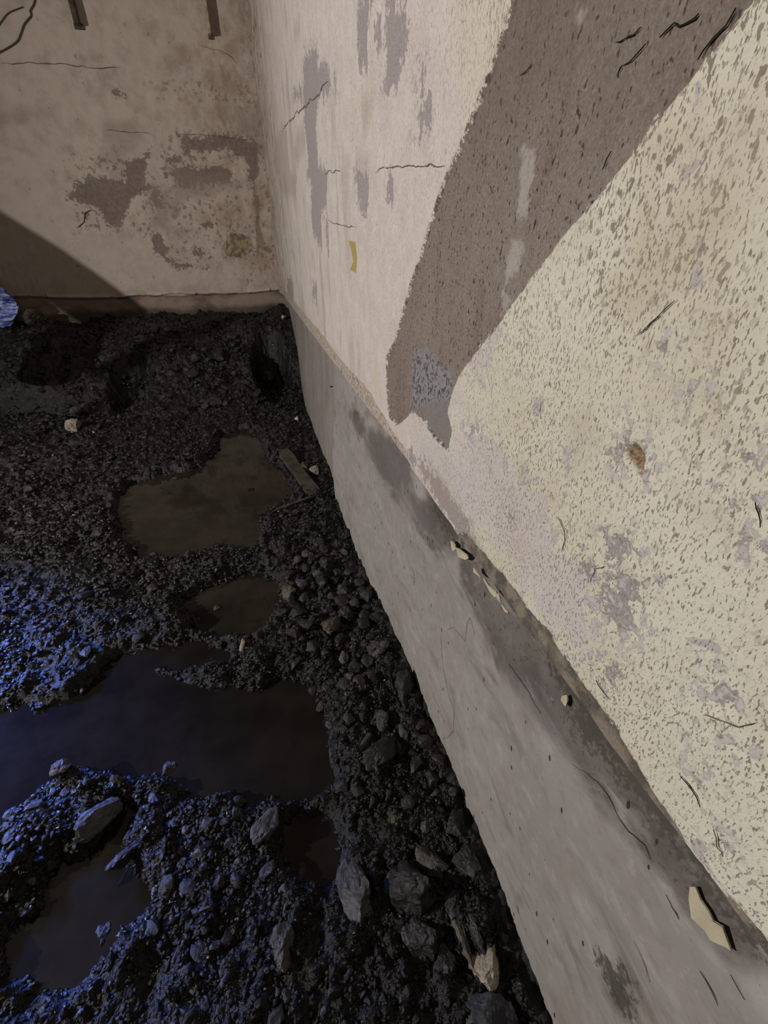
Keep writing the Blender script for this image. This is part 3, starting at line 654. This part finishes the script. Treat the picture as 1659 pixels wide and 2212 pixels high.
HERO = [
 (766,1925,92,138,10,1,'largest angular grey stone in the foreground left of the footing',0.35),
 (882,1925,120,110,20,0,'big dark lump of stone right beside the largest grey stone',0.2),
 (575,1788,58,72,-25,1,'pale-faced angular stone leaning beside a tiny dark puddle',0.5),
 (213,1772,62,100,-35,1,'long slanted grey slab of stone above the lower left puddle',0.4),
 (290,1838,48,100,-30,0,'dark flat slab of stone leaning on the rim of the lower left puddle',0.45),
 (366,1672,40,46,-15,1,'small grey block of stone on the near shore of the largest puddle',0.6),
 (137,1662,42,40,-10,3,'rounded mud-coated stone at the near shore of the largest puddle, far left',0.5),
 (1045,2085,66,88,-20,2,'pale tan angular stone lying against the footing in the foreground',0.6),
 (992,2015,36,122,14,3,'long thin brown splinter of stone beside the pale tan stone',0.6),
 (975,1962,44,56,0,0,'small rounded dark stone above the long thin splinter',0.6),
 (1052,2195,175,84,0,4,'broad flat bluish slab of stone at the bottom edge',0.3),
 (906,2030,82,98,30,0,'smooth dark stone left of the long thin splinter',0.35),
 (958,2085,60,64,0,0,'dark stone between the smooth stone and the pale tan stone',0.4),
 (612,2045,62,92,5,1,'ribbed grey stone standing alone at the lower middle',0.35),
 (826,1562,56,48,20,1,'light grey stone in the gravel halfway along the footing',0.5),
 (872,1490,44,96,-5,0,'tall dark stone leaning upright against the footing',0.6),
 (818,1405,60,52,15,1,'flat grey stone near the footing above the tall dark one',0.4),
 (716,1350,40,62,-20,3,'flat brownish stone right of the small rounded puddle',0.4),
 (748,1334,44,40,0,0,'dark block of stone right of the flat brownish stone',0.5),
 (766,1308,24,32,10,1,'small pointed grey stone near the edge of the footing',0.6),
 (740,1277,32,32,0,1,'small round grey pebble near the edge of the footing',0.6),
 (625,1282,38,46,0,3,'brownish grey stone on the right rim of the small rounded puddle',0.4),
 (822,1632,66,92,-35,0,'elongated dark stone in the gravel below the light grey stone',0.4),
 (786,1612,20,62,-30,1,'narrow grey sliver of stone left of the elongated dark stone',0.5),
 (526,1396,24,28,10,2,'small pale square stone near the head of the largest puddle',0.6),
 (690,1572,12,14,0,5,'tiny bright white chip at the right shore of the largest puddle',0.8),
 (471,1317,17,17,0,3,'lone round pebble standing in the small rounded puddle',0.9),
 (379,1040,18,16,0,3,'lone pale pebble in the brown muddy puddle',0.9),
 (232,2022,58,54,0,0,'round dark stone half sunk in the lower left puddle',0.5),
 (680,1022,24,30,15,2,'pale stone wedged between the wet plank and the footing',0.7),
 (658,1008,20,24,0,3,'brownish stone just above the wet plank',0.6),
 (162,928,48,40,-10,2,'pale tan broken stone at the foot of the far bank',0.7),
 (170,895,30,36,20,3,'grey brown stone resting behind the pale tan broken stone',0.8),
 (188,884,18,36,0,1,'narrow upright grey stone behind the pale tan broken stone',0.9),
 (66,682,70,44,5,3,'large pale brown lump of rubble by the far wall, far left',0.4),
 (292,888,18,36,10,1,'upright grey pebble on the far bank',0.7),
 (613,688,11,20,15,5,'small white chip in the far corner by the footing',0.8),
 (641,906,10,12,0,5,'small yellowish white chip by the footing near the dark hollow',0.8),
 (580,820,34,88,10,1,'tall grey slab standing at the edge of the dark hollow by the footing',0.5),
 (1010,1870,60,80,20,0,'dark stone against the footing above the long splinter',0.35),
 (985,1775,50,66,-20,0,'dark stone against the footing at the lower gravel slope',0.35),
 (930,1860,90,44,-25,3,'arched brown stone above the big dark lump',0.35),
 (845,1770,48,50,10,3,'brown stone in the gravel above the big dark lump',0.35),
 (655,1890,36,40,0,0,'dark stone just below the tiny puddle',0.4),
 (1020,2000,34,80,25,0,'dark upright stone between the long splinter and the footing',0.4),
 (705,1225,40,36,0,0,'dark stone in the gravel where the footing bends away',0.4),
 (665,1200,30,26,0,1,'grey stone at the top of the gravel slope',0.4),
]
hero_xy = []
for i, (px, py, wp, hp, ang, mi, lab, lift) in enumerate(HERO):
    o = stone(px, py, wp, hp, ang, mi, lab, shape={0: 4, 13: 6}.get(i, i * 3 + 1), lift=lift); hero_xy.append((o.location.x / S, o.location.y / S, max(o.scale.x, o.scale.y) / S))

# medium gravel: separate stones, in zones
ZONES = [
 ('dark loose gravel stone in the slope along the footing', 'gravel stones along the footing', [(640,1180),(740,1170),(810,1320),(900,1540),(1000,1760),(1080,1990),(1110,2120),(960,2150),(860,1800),(720,1720),(705,1540),(640,1440),(600,1360),(620,1250)], 120, (13, 32)),
 ('dark loose gravel stone strewn over the bottom of the floor', 'gravel stones in the foreground', [(330,1720),(480,1740),(620,1720),(840,1850),(880,2180),(560,2205),(300,2200),(320,1990),(320,1850)], 80, (15, 34)),
 ('dark gravel stone below the blue glints left of the largest puddle', 'gravel stones at the left edge', [(5,1760),(90,1740),(180,1690),(260,1680),(230,1760),(90,1900),(10,2010)], 22, (15, 30)),
 ('dark clod lying on the bank below the far wall', 'clods on the far bank', [(330,700),(560,680),(610,740),(560,860),(420,900),(320,850)], 40, (12, 26)),
 ('dark stone in the rough ground left of the muddy puddles', 'stones left of the puddles', [(20,980),(200,960),(260,1100),(300,1250),(400,1290),(340,1370),(180,1450),(20,1500)], 30, (12, 24)),
]
def in_poly(x, y, poly):
    return sdf(np.array([[x, y]], float) / 1000.0, np.array(poly, float) / 1000.0)[0] > 0
for lab, grp, poly, cnt, (s0, s1) in ZONES:
    lo_, hi_ = np.min(poly, 0), np.max(poly, 0); k = tries = 0
    while k < cnt and tries < 6000:
        tries += 1; x, y = random.uniform(lo_[0], hi_[0]), random.uniform(lo_[1], hi_[1])
        if not in_poly(x, y, poly): continue
        g = hit_ground(x, y)
        if any((g[0] - a) ** 2 + (g[1] - b) ** 2 < (c + 0.012) ** 2 for a, b, c in hero_xy): continue
        sz = s0 + (s1 - s0) * random.random() ** 2.2
        mi = random.choices([0, 1, 3], [20, 1.5, 0.5])[0]; lb = ('small ' if sz < s0 + 0.12 * (s1 - s0) else 'large ' if sz > s0 + 0.55 * (s1 - s0) else '') + lab.replace('dark', {0: 'dark', 1: 'grey', 3: 'brownish'}[mi])
        o = stone(x, y, sz * random.uniform(0.8, 1.3), sz * random.uniform(0.8, 1.4), random.uniform(0, 180), mi, lb, 'gravel_stone', 'stone', None, 0.3, grp, 0.8, GROCK)
        hero_xy.append((o.location.x / S, o.location.y / S, max(o.scale.x, o.scale.y) / S)); k += 1

# fine gravel: past counting, one mesh
def fine_gravel():
    NG = 120000
    r = np.random.default_rng(11)
    n0 = 1300000
    X = r.uniform(-2.1, 0.25, n0); Y = r.uniform(-0.1, 3.85, n0)
    Z = ground(X, Y); D = np.sqrt(X ** 2 + Y ** 2 + Z ** 2)
    foreshort = np.clip(-Z / D, 0.2, 1)
    pr = (1.0 / D ** 2) * foreshort; pr = np.where(X < -0.33 * Y - 0.62, pr * 0.25, pr); pr /= pr.max()
    sdp = union(np.stack([X, Y], 1), pud_poly.values()) + 0.07 * fbm(X * 14, Y * 14, 4, 161)
    clump = smooth(-0.18, 0.12, fbm(X * 5, Y * 5, 4, 171))
    keep = (r.random(n0) < pr * (0.35 + 0.65 * clump)) & ((sdp < 0.004) | (r.random(n0) < 0.012))
    idx = np.where(keep)[0]; idx = idx[:NG]
    X, Y, Z, D = X[idx], Y[idx], Z[idx], D[idx]; n = len(X)
    px = 2.6 + 9.0 * r.random(n) ** 4
    size = np.clip(px * D / FPX / 2, 0.0018, 0.02)
    size *= np.where(r.random(n) < 0.02, 1.6, 1.0)
    base = np.array([(1, 0, 0), (-1, 0, 0), (0, 1, 0), (0, -1, 0), (0, 0, 1), (0, 0, -1)], float)
    tri = np.array([(0, 2, 4), (2, 1, 4), (1, 3, 4), (3, 0, 4), (2, 0, 5), (1, 2, 5), (3, 1, 5), (0, 3, 5)])
    m = len(base)
    a = r.uniform(0, 2 * np.pi, n); b = r.normal(0, 0.5, n)
    sc = np.stack([r.uniform(0.7, 1.5, n), r.uniform(0.6, 1.1, n), r.uniform(0.45, 0.95, n)], 1) * size[:, None]
    V = (base[None] * (1 + r.uniform(-0.3, 0.3, (n, m, 1))) + r.uniform(-0.35, 0.35, (n, m, 3))) * sc[:, None, :]
    ca, sa, cb, sb = np.cos(a), np.sin(a), np.cos(b), np.sin(b)
    x, y, z = V[..., 0], V[..., 1], V[..., 2]
    y, z = y * cb[:, None] - z * sb[:, None], y * sb[:, None] + z * cb[:, None]
    x, y = x * ca[:, None] - y * sa[:, None], x * sa[:, None] + y * ca[:, None]
    co = np.stack([x + X[:, None], y + Y[:, None], z + (Z + size * 0.35)[:, None] + 1.0], -1).reshape(-1, 3) * S
    T = (tri[None] + (np.arange(n) * m)[:, None, None]).reshape(-1, 3)
    me = bpy.data.meshes.new('fine_gravel')
    me.vertices.add(len(co)); me.vertices.foreach_set('co', co.astype(np.float32).ravel())
    me.loops.add(len(T) * 3); me.loops.foreach_set('vertex_index', T.astype(np.int32).ravel())
    me.polygons.add(len(T)); me.polygons.foreach_set('loop_start', np.arange(0, len(T) * 3, 3, dtype=np.int32))
    at = me.attributes.new('shade', 'FLOAT', 'POINT'); at.data.foreach_set('value', np.repeat(r.random(n), m).astype(np.float32))
    me.update(calc_edges=True)
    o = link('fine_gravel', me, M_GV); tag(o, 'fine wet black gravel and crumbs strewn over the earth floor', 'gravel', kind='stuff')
fine_gravel()

# ================================================================== CRACKS (parts of the walls)
def ribbon(name, pts, fn, surf, off, width, parent, mat, seed=0, jag=0.25, kind='right'):
    """thin jagged dark strip lying on a wall along a pixel-measured polyline"""
    q = [np.array(fn(*p)) for p in pts]; r = np.random.default_rng(seed); line = []
    for a, b in zip(q, q[1:]):
        m = max(2, int(np.linalg.norm(b - a) / (width * 2.5)))
        for i in range(m): line.append(a + (b - a) * i / m)
    line.append(q[-1]); line = np.array(line); k = len(line)
    tang = np.gradient(line, axis=0); tang /= np.linalg.norm(tang, axis=1)[:, None] + 1e-9; nor = np.stack([-tang[:, 1], tang[:, 0]], 1)
    arc = np.concatenate([[0], np.cumsum(np.linalg.norm(np.diff(line, axis=0), axis=1))])
    line = line + nor * (fbm(arc / (width * 16), arc * 0 + seed, 5, seed, 0.65) * width * 3.2)[:, None]
    line = line + nor * (r.normal(0, 1, k) * width * jag * 0.8)[:, None]
    width = width * 0.55; wv = width * (0.25 + 0.75 * r.random(k)) * np.minimum(1, np.minimum(np.arange(k), np.arange(k)[::-1]) / (0.12 * k + 1e-6) + 0.1)
    bm = bmesh.new(); prev = None
    for p, nn, ww in zip(line, nor, wv):
        row = []
        for sg in (-1, 0, 1):
            u, z = p + nn * ww / 2 * sg; d = surf(u, z) - off * (0.6 if sg else 1.0)
            row.append(bm.verts.new(world((d, u, z) if kind == 'right' else (u, d, z))))
        if prev:
            bm.faces.new((prev[0], prev[1], row[1], row[0])); bm.faces.new((prev[1], prev[2], row[2], row[1]))
        prev = row
    return link(name, bm_mesh(name, bm), mat, parent)
RWk = lambda pts, wd, m=None, seed=0: ribbon('crack', pts, on_right, rw_x, 0.0022, wd, wall_right, m or M_CRACK, seed)
RWk([(1318,92),(1340,82),(1362,72),(1380,55)], 0.0026, seed=1); RWk([(1420,80),(1440,60),(1460,48),(1482,42),(1500,25)], 0.0030, seed=2)
RWk([(1326,168),(1335,145),(1355,135),(1392,98)], 0.0022, seed=3); RWk([(1120,165),(1132,152),(1142,142)], 0.0020, seed=4)
RWk([(1500,130),(1530,90),(1560,60),(1585,25)], 0.0035, seed=5); RWk([(1290,365),(1300,345),(1308,325)], 0.0018, seed=6)
RWk([(812,372),(832,358),(870,360),(900,358),(930,354),(960,356)], 0.0042, M_SOFTCRACK, 7); RWk([(700,374),(735,370)], 0.006, M_SOFTCRACK, 8)
RWk([(610,282),(640,240),(680,208),(708,186)], 0.010, M_SOFTCRACK, 9); RWk([(710,478),(740,488),(770,494)], 0.004, M_SOFTCRACK, 10)
RWk([(1380,722),(1420,690),(1462,650)], 0.0014, M_SOFTCRACK, 11); RWk([(1370,724),(1400,708),(1430,682)], 0.0012, M_SOFTCRACK, 12)
RWk([(1205,1115),(1222,1145),(1215,1190)], 0.0020, M_SOFTCRACK, 13); RWk([(1475,1675),(1490,1700),(1518,1742)], 0.0022, seed=14)
RWk([(1530,1540),(1560,1555),(1600,1570),(1640,1560)], 0.0016, M_SOFTCRACK, 15); RWk([(1290,1468),(1300,1485),(1318,1508)], 0.0018, seed=16)
RWk([(1280,1258),(1288,1228),(1310,1220)], 0.0016, M_SOFTCRACK, 17); RWk([(1545,1790),(1552,1830),(1565,1850)], 0.0020, M_SOFTCRACK, 18)
RWk([(1630,1085),(1640,1110),(1650,1138)], 0.0016, seed=19)
FTk = lambda pts, wd, m=None, seed=0: ribbon('crack', pts, on_right, ft_x, 0.0016, wd, footing, m or M_CRACK, seed)
FTk([(1095,1435),(1112,1460),(1130,1485),(1155,1530),(1165,1545)], 0.0016, seed=21); FTk([(1265,1677),(1285,1695),(1305,1720),(1330,1770),(1350,1800),(1385,1830),(1400,1860)], 0.0020, seed=22)
FTk([(1115,1350),(1140,1380),(1165,1415),(1170,1425)], 0.0024, seed=23)
FTk([(962,1362),(975,1355),(985,1368),(1000,1387),(1005,1350),(1012,1335),(1022,1372)], 0.0012, M_SOFTCRACK, 24); FTk([(950,1372),(952,1420),(965,1490),(978,1540),(978,1580),(962,1595)], 0.0015, M_SOFTCRACK, 25)
FTk([(1230,1655),(1260,1670),(1280,1676)], 0.0014, M_SOFTCRACK, 26); FTk([(1366,2035),(1385,2075),(1402,2125)], 0.0020, M_SOFTCRACK, 27)
FTk([(1504,2100),(1530,2145),(1545,2175)], 0.0022, seed=28); FTk([(1568,2110),(1600,2165)], 0.0018, seed=29); FTk([(888,1225),(893,1250),(890,1262)], 0.003, M_SOFTCRACK, 30)
FTk([(1430,1935),(1445,1965),(1460,1990)], 0.0025, seed=31); FTk([(1115,1955),(1120,1975)], 0.0025, seed=32)
seam = lambda pts, wd, sd_: ribbon('seam', pts, on_right, ft_x, 0.0030, wd, footing, M_CRACK, sd_, 0.15)
seam([(735,806),(760,838),(800,880),(840,930),(868,960)], 0.0040, 33)
BKk = lambda pts, wd, m=None, seed=0: ribbon('crack', pts, on_far, bk_y, 0.006, wd, wall_back, m or M_SOFTCRACK, seed, 0.2, 'far')
BKk([(0,133),(50,136),(130,140),(200,146),(262,150)], 0.010, seed=41); BKk([(225,281),(280,286),(330,290)], 0.007, seed=42); BKk([(385,290),(440,293),(500,298),(552,302)], 0.008, seed=43)
BKk([(165,492),(180,478),(185,462),(200,452)], 0.009, M_CRACK, 44); BKk([(430,100),(470,108),(500,125),(510,138)], 0.005, seed=45)

# ================================================================== FIXTURES AND BITS ON THE WALLS
# nails left in the formwork edge of the footing
for px, py in ((707, 836), (722, 1057)):
    y, z = on_right(px, py, WX - 0.01); x = ft_x(y, z); p = np.array([x, y, z])
    link('nail', tube_mesh('nail', [world(p + (0.01, 0, 0)), world(p + (-0.016, -0.002, 0.001)), world(p + (-0.020, -0.004, 0.001)), world(p + (-0.0205, -0.004, 0.001)), world(p + (-0.023, -0.004, 0.001))], [0.003, 0.003, 0.003, 0.0055, 0.0055], 8), M_RUST, footing)
# paint flakes
def flake(px_poly, name, parent, label, thick=0.0016, curl=0.0022, tilt=0.0, fn_surf=ft_x, lift=0.003):
    q = np.array([on_right(*p) for p in px_poly]); c = q.mean(0); _, _, vt = np.linalg.svd(q - c); ax = vt[0]; ay = vt[1]
    sp = np.ptp((q - c) @ ay) / 2 + 1e-6; bm = bmesh.new(); vs_ = []
    for p in q:
        v = (p - c) @ ay / sp; x = fn_surf(p[0], p[1]) - lift - curl * v * v - tilt * max(v, -v) * 0.3
        vs_.append(bm.verts.new(world((x, p[0], p[1]))))
    f = bm.faces.new(vs_); cen = bmesh.ops.poke(bm, faces=[f])['verts'][0]
    cx_ = fn_surf(c[0], c[1]) - lift; cen.co.x = cx_ * S
    ex = bmesh.ops.extrude_face_region(bm, geom=bm.faces[:]); bmesh.ops.translate(bm, verts=[v for v in ex['geom'] if isinstance(v, bmesh.types.BMVert)], vec=(-thick * S, 0, 0))
    bmesh.ops.recalc_face_normals(bm, faces=bm.faces)
    o = link(name, bm_mesh(name, bm), M_FLAKE, parent)
    if parent is None: tag(o, label, 'paint flake')
    return o
K7 = lambda pts: [(959 + x * 700 / 1659, 1400 + y * 700 / 1659) for x, y in pts]
K5 = lambda pts: [(960 + x * 280 / 1659, 1140 + y * 280 / 1659) for x, y in pts]
flake(K7([(1235,1232),(1262,1235),(1290,1300),(1330,1360),(1368,1438),(1400,1438),(1448,1562),(1420,1540),(1360,1500),(1330,1450),(1270,1380),(1240,1290)]), 'paint_flake', None, 'long curled cream paint flake stuck on the footing, lower right', lift=0.0035)
flake(K7([(592,248),(606,246),(618,275),(615,302),(600,295),(590,268)]), 'paint_flake', None, 'tiny oval white paint flake on the footing below the seam', lift=0.004)
for k, p in enumerate([[(105,160),(140,170),(170,210),(175,270),(150,295),(120,240)], [(175,250),(215,255),(320,340),(335,385),(300,405),(220,370),(190,310)], [(400,505),(430,505),(495,630),(470,615),(410,560)], [(515,640),(545,640),(590,730),(650,775),(710,800),(715,870),(680,880),(620,810),(575,740)], [(715,815),(740,860),(760,940),(745,945),(720,890)], [(760,965),(800,985),(850,1070),(845,1090),(810,1060),(770,1000)]]):
    flake(K5(p), 'paint_strip', wall_right, None, fn_surf=lambda y, z: WX, lift=0.002, curl=0.002)
# steel bars standing out of the far wall
for (px0, py0, px1, py1, lab, mat, wd_, dp) in [(447, -60, 455, 80, 'rusty vertical steel bar on the far wall, the one nearer the corner', M_BAR, 0.014, 0.062), (160, -60, 171, 58, 'rusty vertical steel bar on the far wall, the one beside the crooked cable', M_RUST, 0.026, 0.055)]:
    x, z0 = on_far(px1, py1); _, z1 = on_far(px0, py0); bm = bmesh.new()
    box_bm((x - wd_ / 2) * S, (x + wd_ / 2) * S, (FY - dp) * S, (FY + 0.01) * S, (z0 + 1) * S, (z1 + 1) * S, bm)
    bmesh.ops.bevel(bm, geom=bm.edges[:], offset=0.003, segments=1, affect='EDGES')
    root = bpy.data.objects.new('steel_bar', None); C.objects.link(root); root.location = world((x, FY, z0)); tag(root, lab, 'steel bar')
    o = link('bar', bm_mesh('bar', bm), mat); o.parent = root; o.matrix_parent_inverse = Matrix.Translation(-root.location)
    bm = box_bm((x - wd_ * 0.9) * S, (x + wd_ * 0.9) * S, (FY - 0.012) * S, (FY + 0.01) * S, (z0 + 1 - 0.012) * S, (z0 + 1 + 0.012) * S)
    o = link('wall_stub', bm_mesh('wall_stub', bm), M_RUST); o.parent = root; o.matrix_parent_inverse = Matrix.Translation(-root.location)
# cables
def cable(pts, r_, lab):
    out = []
    for px, py in pts:
        x, z = on_far(px, py); out.append(world((x, bk_y(x, z) - 0.006, z)))
    fine_ = []
    for i in range(len(out) - 1):
        a, b = Vector(out[i]), Vector(out[i + 1])
        for t in (0, .25, .5, .75): fine_.append(a.lerp(b, t))
    fine_.append(Vector(out[-1]))
    for _ in range(2): fine_ = [fine_[0]] + [(fine_[i - 1] + fine_[i] * 2 + fine_[i + 1]) / 4 for i in range(1, len(fine_) - 1)] + [fine_[-1]]
    o = link('cable', tube_mesh('cable', fine_, r_, 8), M_CABLE); tag(o, lab, 'cable')
cable([(80, -40), (77, 0), (72, 14), (65, 24), (69, 34), (60, 44), (52, 54), (46, 72), (40, 88), (28, 98), (0, 114), (-40, 130)], 0.0052, 'long crooked dark cable crossing the top left of the far wall')
cable([(50, 16), (36, 21), (20, 27), (10, 38), (0, 52), (-20, 80)], 0.0036, 'short curved dark cable end at the far left top of the far wall')

# plank and stick lying by the footing
def bar_between(p0, p1, wpx, tpx, name, lab, cat, mat):
    a, b = hit_ground(*p0), hit_ground(*p1); a, b = Vector(world(a + (0, 0, 0.012))), Vector(world(b + (0, 0, 0.012)))
    d = (b - a); L = d.length; sc = np.linalg.norm(hit_ground(*p0)) * S / FPX
    bm = bmesh.new(); n = 12; side = Vector((0, 0, 1)).cross(d).normalized(); upv = d.cross(side).normalized() * -1
    rows = []
    for i in range(n + 1):
        t = i / n; w_ = wpx * sc / 2 * (1 + 0.10 * math.sin(7 * t + 1)) * (0.75 if i in (0, n) else 1); th = tpx * sc
        c = a + d * t
        rows.append([bm.verts.new(c + side * s_ * w_ + upv * u * th) for s_, u in ((-1, 0), (1, 0), (1, 1), (-1, 1))])
    for r0, r1 in zip(rows, rows[1:]):
        for k in range(4): bm.faces.new((r0[k], r0[(k + 1) % 4], r1[(k + 1) % 4], r1[k]))
    bm.faces.new(rows[0][::-1]); bm.faces.new(rows[-1]); bmesh.ops.recalc_face_normals(bm, faces=bm.faces)
    tag(link(name, bm_mesh(name, bm), mat), lab, cat)
bar_between((612, 975), (682, 1072), 24, 8, 'plank', 'short wet grey plank lying beside the bulge of the footing', 'plank', M_WOOD)
bar_between((600, 1104), (705, 1066), 6, 5, 'stick', 'thin dark stick pointing from the puddle to the footing', 'stick', M_WOOD)

# crumpled plastic sheet at the far left
def sheet():
    n, m = 46, 46; co = []
    for i in range(n):
        for k in range(m):
            u, v = i / (n - 1), k / (m - 1)
            x = -2.25 + 0.72 * u; z = -0.60 + 0.38 * v
            edge = 0.09 * math.exp(-((v - 0.45) / 0.28) ** 2)
            x += u * edge
            y = 3.80 - 0.10 * (1 - v)
            co.append((x, y, z))
    co = np.array(co); f = np.abs(fbm(co[:, 0] * 9, co[:, 2] * 16, 4, 201)) * 0.30 + np.abs(fbm(co[:, 0] * 25, co[:, 2] * 40, 3, 203)) * 0.09
    co[:, 1] -= f; co[:, 2] += 0.03 * fbm(co[:, 0] * 12, co[:, 2] * 12, 3, 205)
    W_ = np.stack([co[:, 0] * S, co[:, 1] * S, (co[:, 2] + 1) * S], 1)
    o = link('plastic_sheet', grid_mesh('plastic_sheet', W_, n, m), M_SHEET)
    md = o.modifiers.new('thickness', 'SOLIDIFY'); md.thickness = 0.004
    tag(o, 'crumpled blue and white plastic sheet at the left edge by the far wall', 'plastic sheet')
sheet()

# bent tube added out of frame left, shaped to cast the far wall's curved shadow
Q = [(-2.75, FY, 0.40), (-2.35, FY, 0.36), (-2.05, FY, 0.26), (-1.78, FY, 0.12), (-1.53, FY, -0.06), (-1.30, FY, -0.24), (-1.10, FY, -0.42), (-0.94, FY, -0.58), (-0.82, FY, -0.76), (-0.74, FY, -0.95), (-0.70, FY, -1.15)]
T_ = 0.60
pts = [world(LAMP + T_ * (np.array(q) - LAMP)) for q in Q]
o = link('shadow_caster', tube_mesh('shadow_caster', pts, [0.112 * S for i in range(len(pts))], 24), M_CASTER); tag(o, 'bent grey tube added out of view left to shade the far wall', 'shadow caster')
# hanging lamp on the left: cord and socket over the light
root = bpy.data.objects.new('hanging_lamp', None); C.objects.link(root); lp_ = Vector(world(LAMP)); root.location = lp_ + Vector((0, 0, 0.06)); tag(root, 'bare hanging lamp out of view on the left', 'lamp')
for nm, pts, rr in (('cord', [lp_ + Vector((0, 0, 0.12)), Vector((lp_.x, lp_.y, (ZC + 1) * S))], 0.004), ('socket', [lp_ + Vector((0, 0, 0.05)), lp_ + Vector((0, 0, 0.10)), lp_ + Vector((0, 0, 0.12))], [0.02, 0.02, 0.008])):
    o = link(nm, tube_mesh(nm, pts, rr, 10), M_CABLE); o.parent = root; o.matrix_parent_inverse = Matrix.Translation(-root.location)

# made-up body and stand behind the added blue light
d_ = Vector(BAIM - BLUE).normalized(); bp = Vector(world(BLUE)); q_ = d_.to_track_quat('-Z', 'Y')
root = bpy.data.objects.new('added_blue_light', None); C.objects.link(root); root.location = (bp.x, bp.y, 0); tag(root, 'added blue light on a stand, out of view left', 'work light')
bm = box_bm(-0.17 * S, 0.17 * S, -0.11 * S, 0.11 * S, 0.02, 0.07); bmesh.ops.bevel(bm, geom=bm.edges[:], offset=0.008, segments=2, affect='EDGES')
bmesh.ops.transform(bm, matrix=Matrix.Translation(bp) @ q_.to_matrix().to_4x4(), verts=bm.verts)
parts = [('housing', bm_mesh('housing', bm))]
hb = bp - d_ * 0.06; gz0 = (float(ground(BLUE[0], BLUE[1])) + 1) * S
parts.append(('pole', tube_mesh('pole', [(hb.x, hb.y, gz0 + 0.20), (hb.x, hb.y, hb.z)], 0.014, 10)))
for k in range(3):
    a = k * 2.1 + 0.4; parts.append(('leg', tube_mesh('leg', [(hb.x, hb.y, gz0 + 0.24), (hb.x + 0.22 * math.cos(a), hb.y + 0.22 * math.sin(a), gz0 - 0.01)], 0.009, 8)))
for nm, me in parts:
    o = link(nm, me, M_CABLE); o.parent = root; o.matrix_parent_inverse = Matrix.Translation(-root.location)
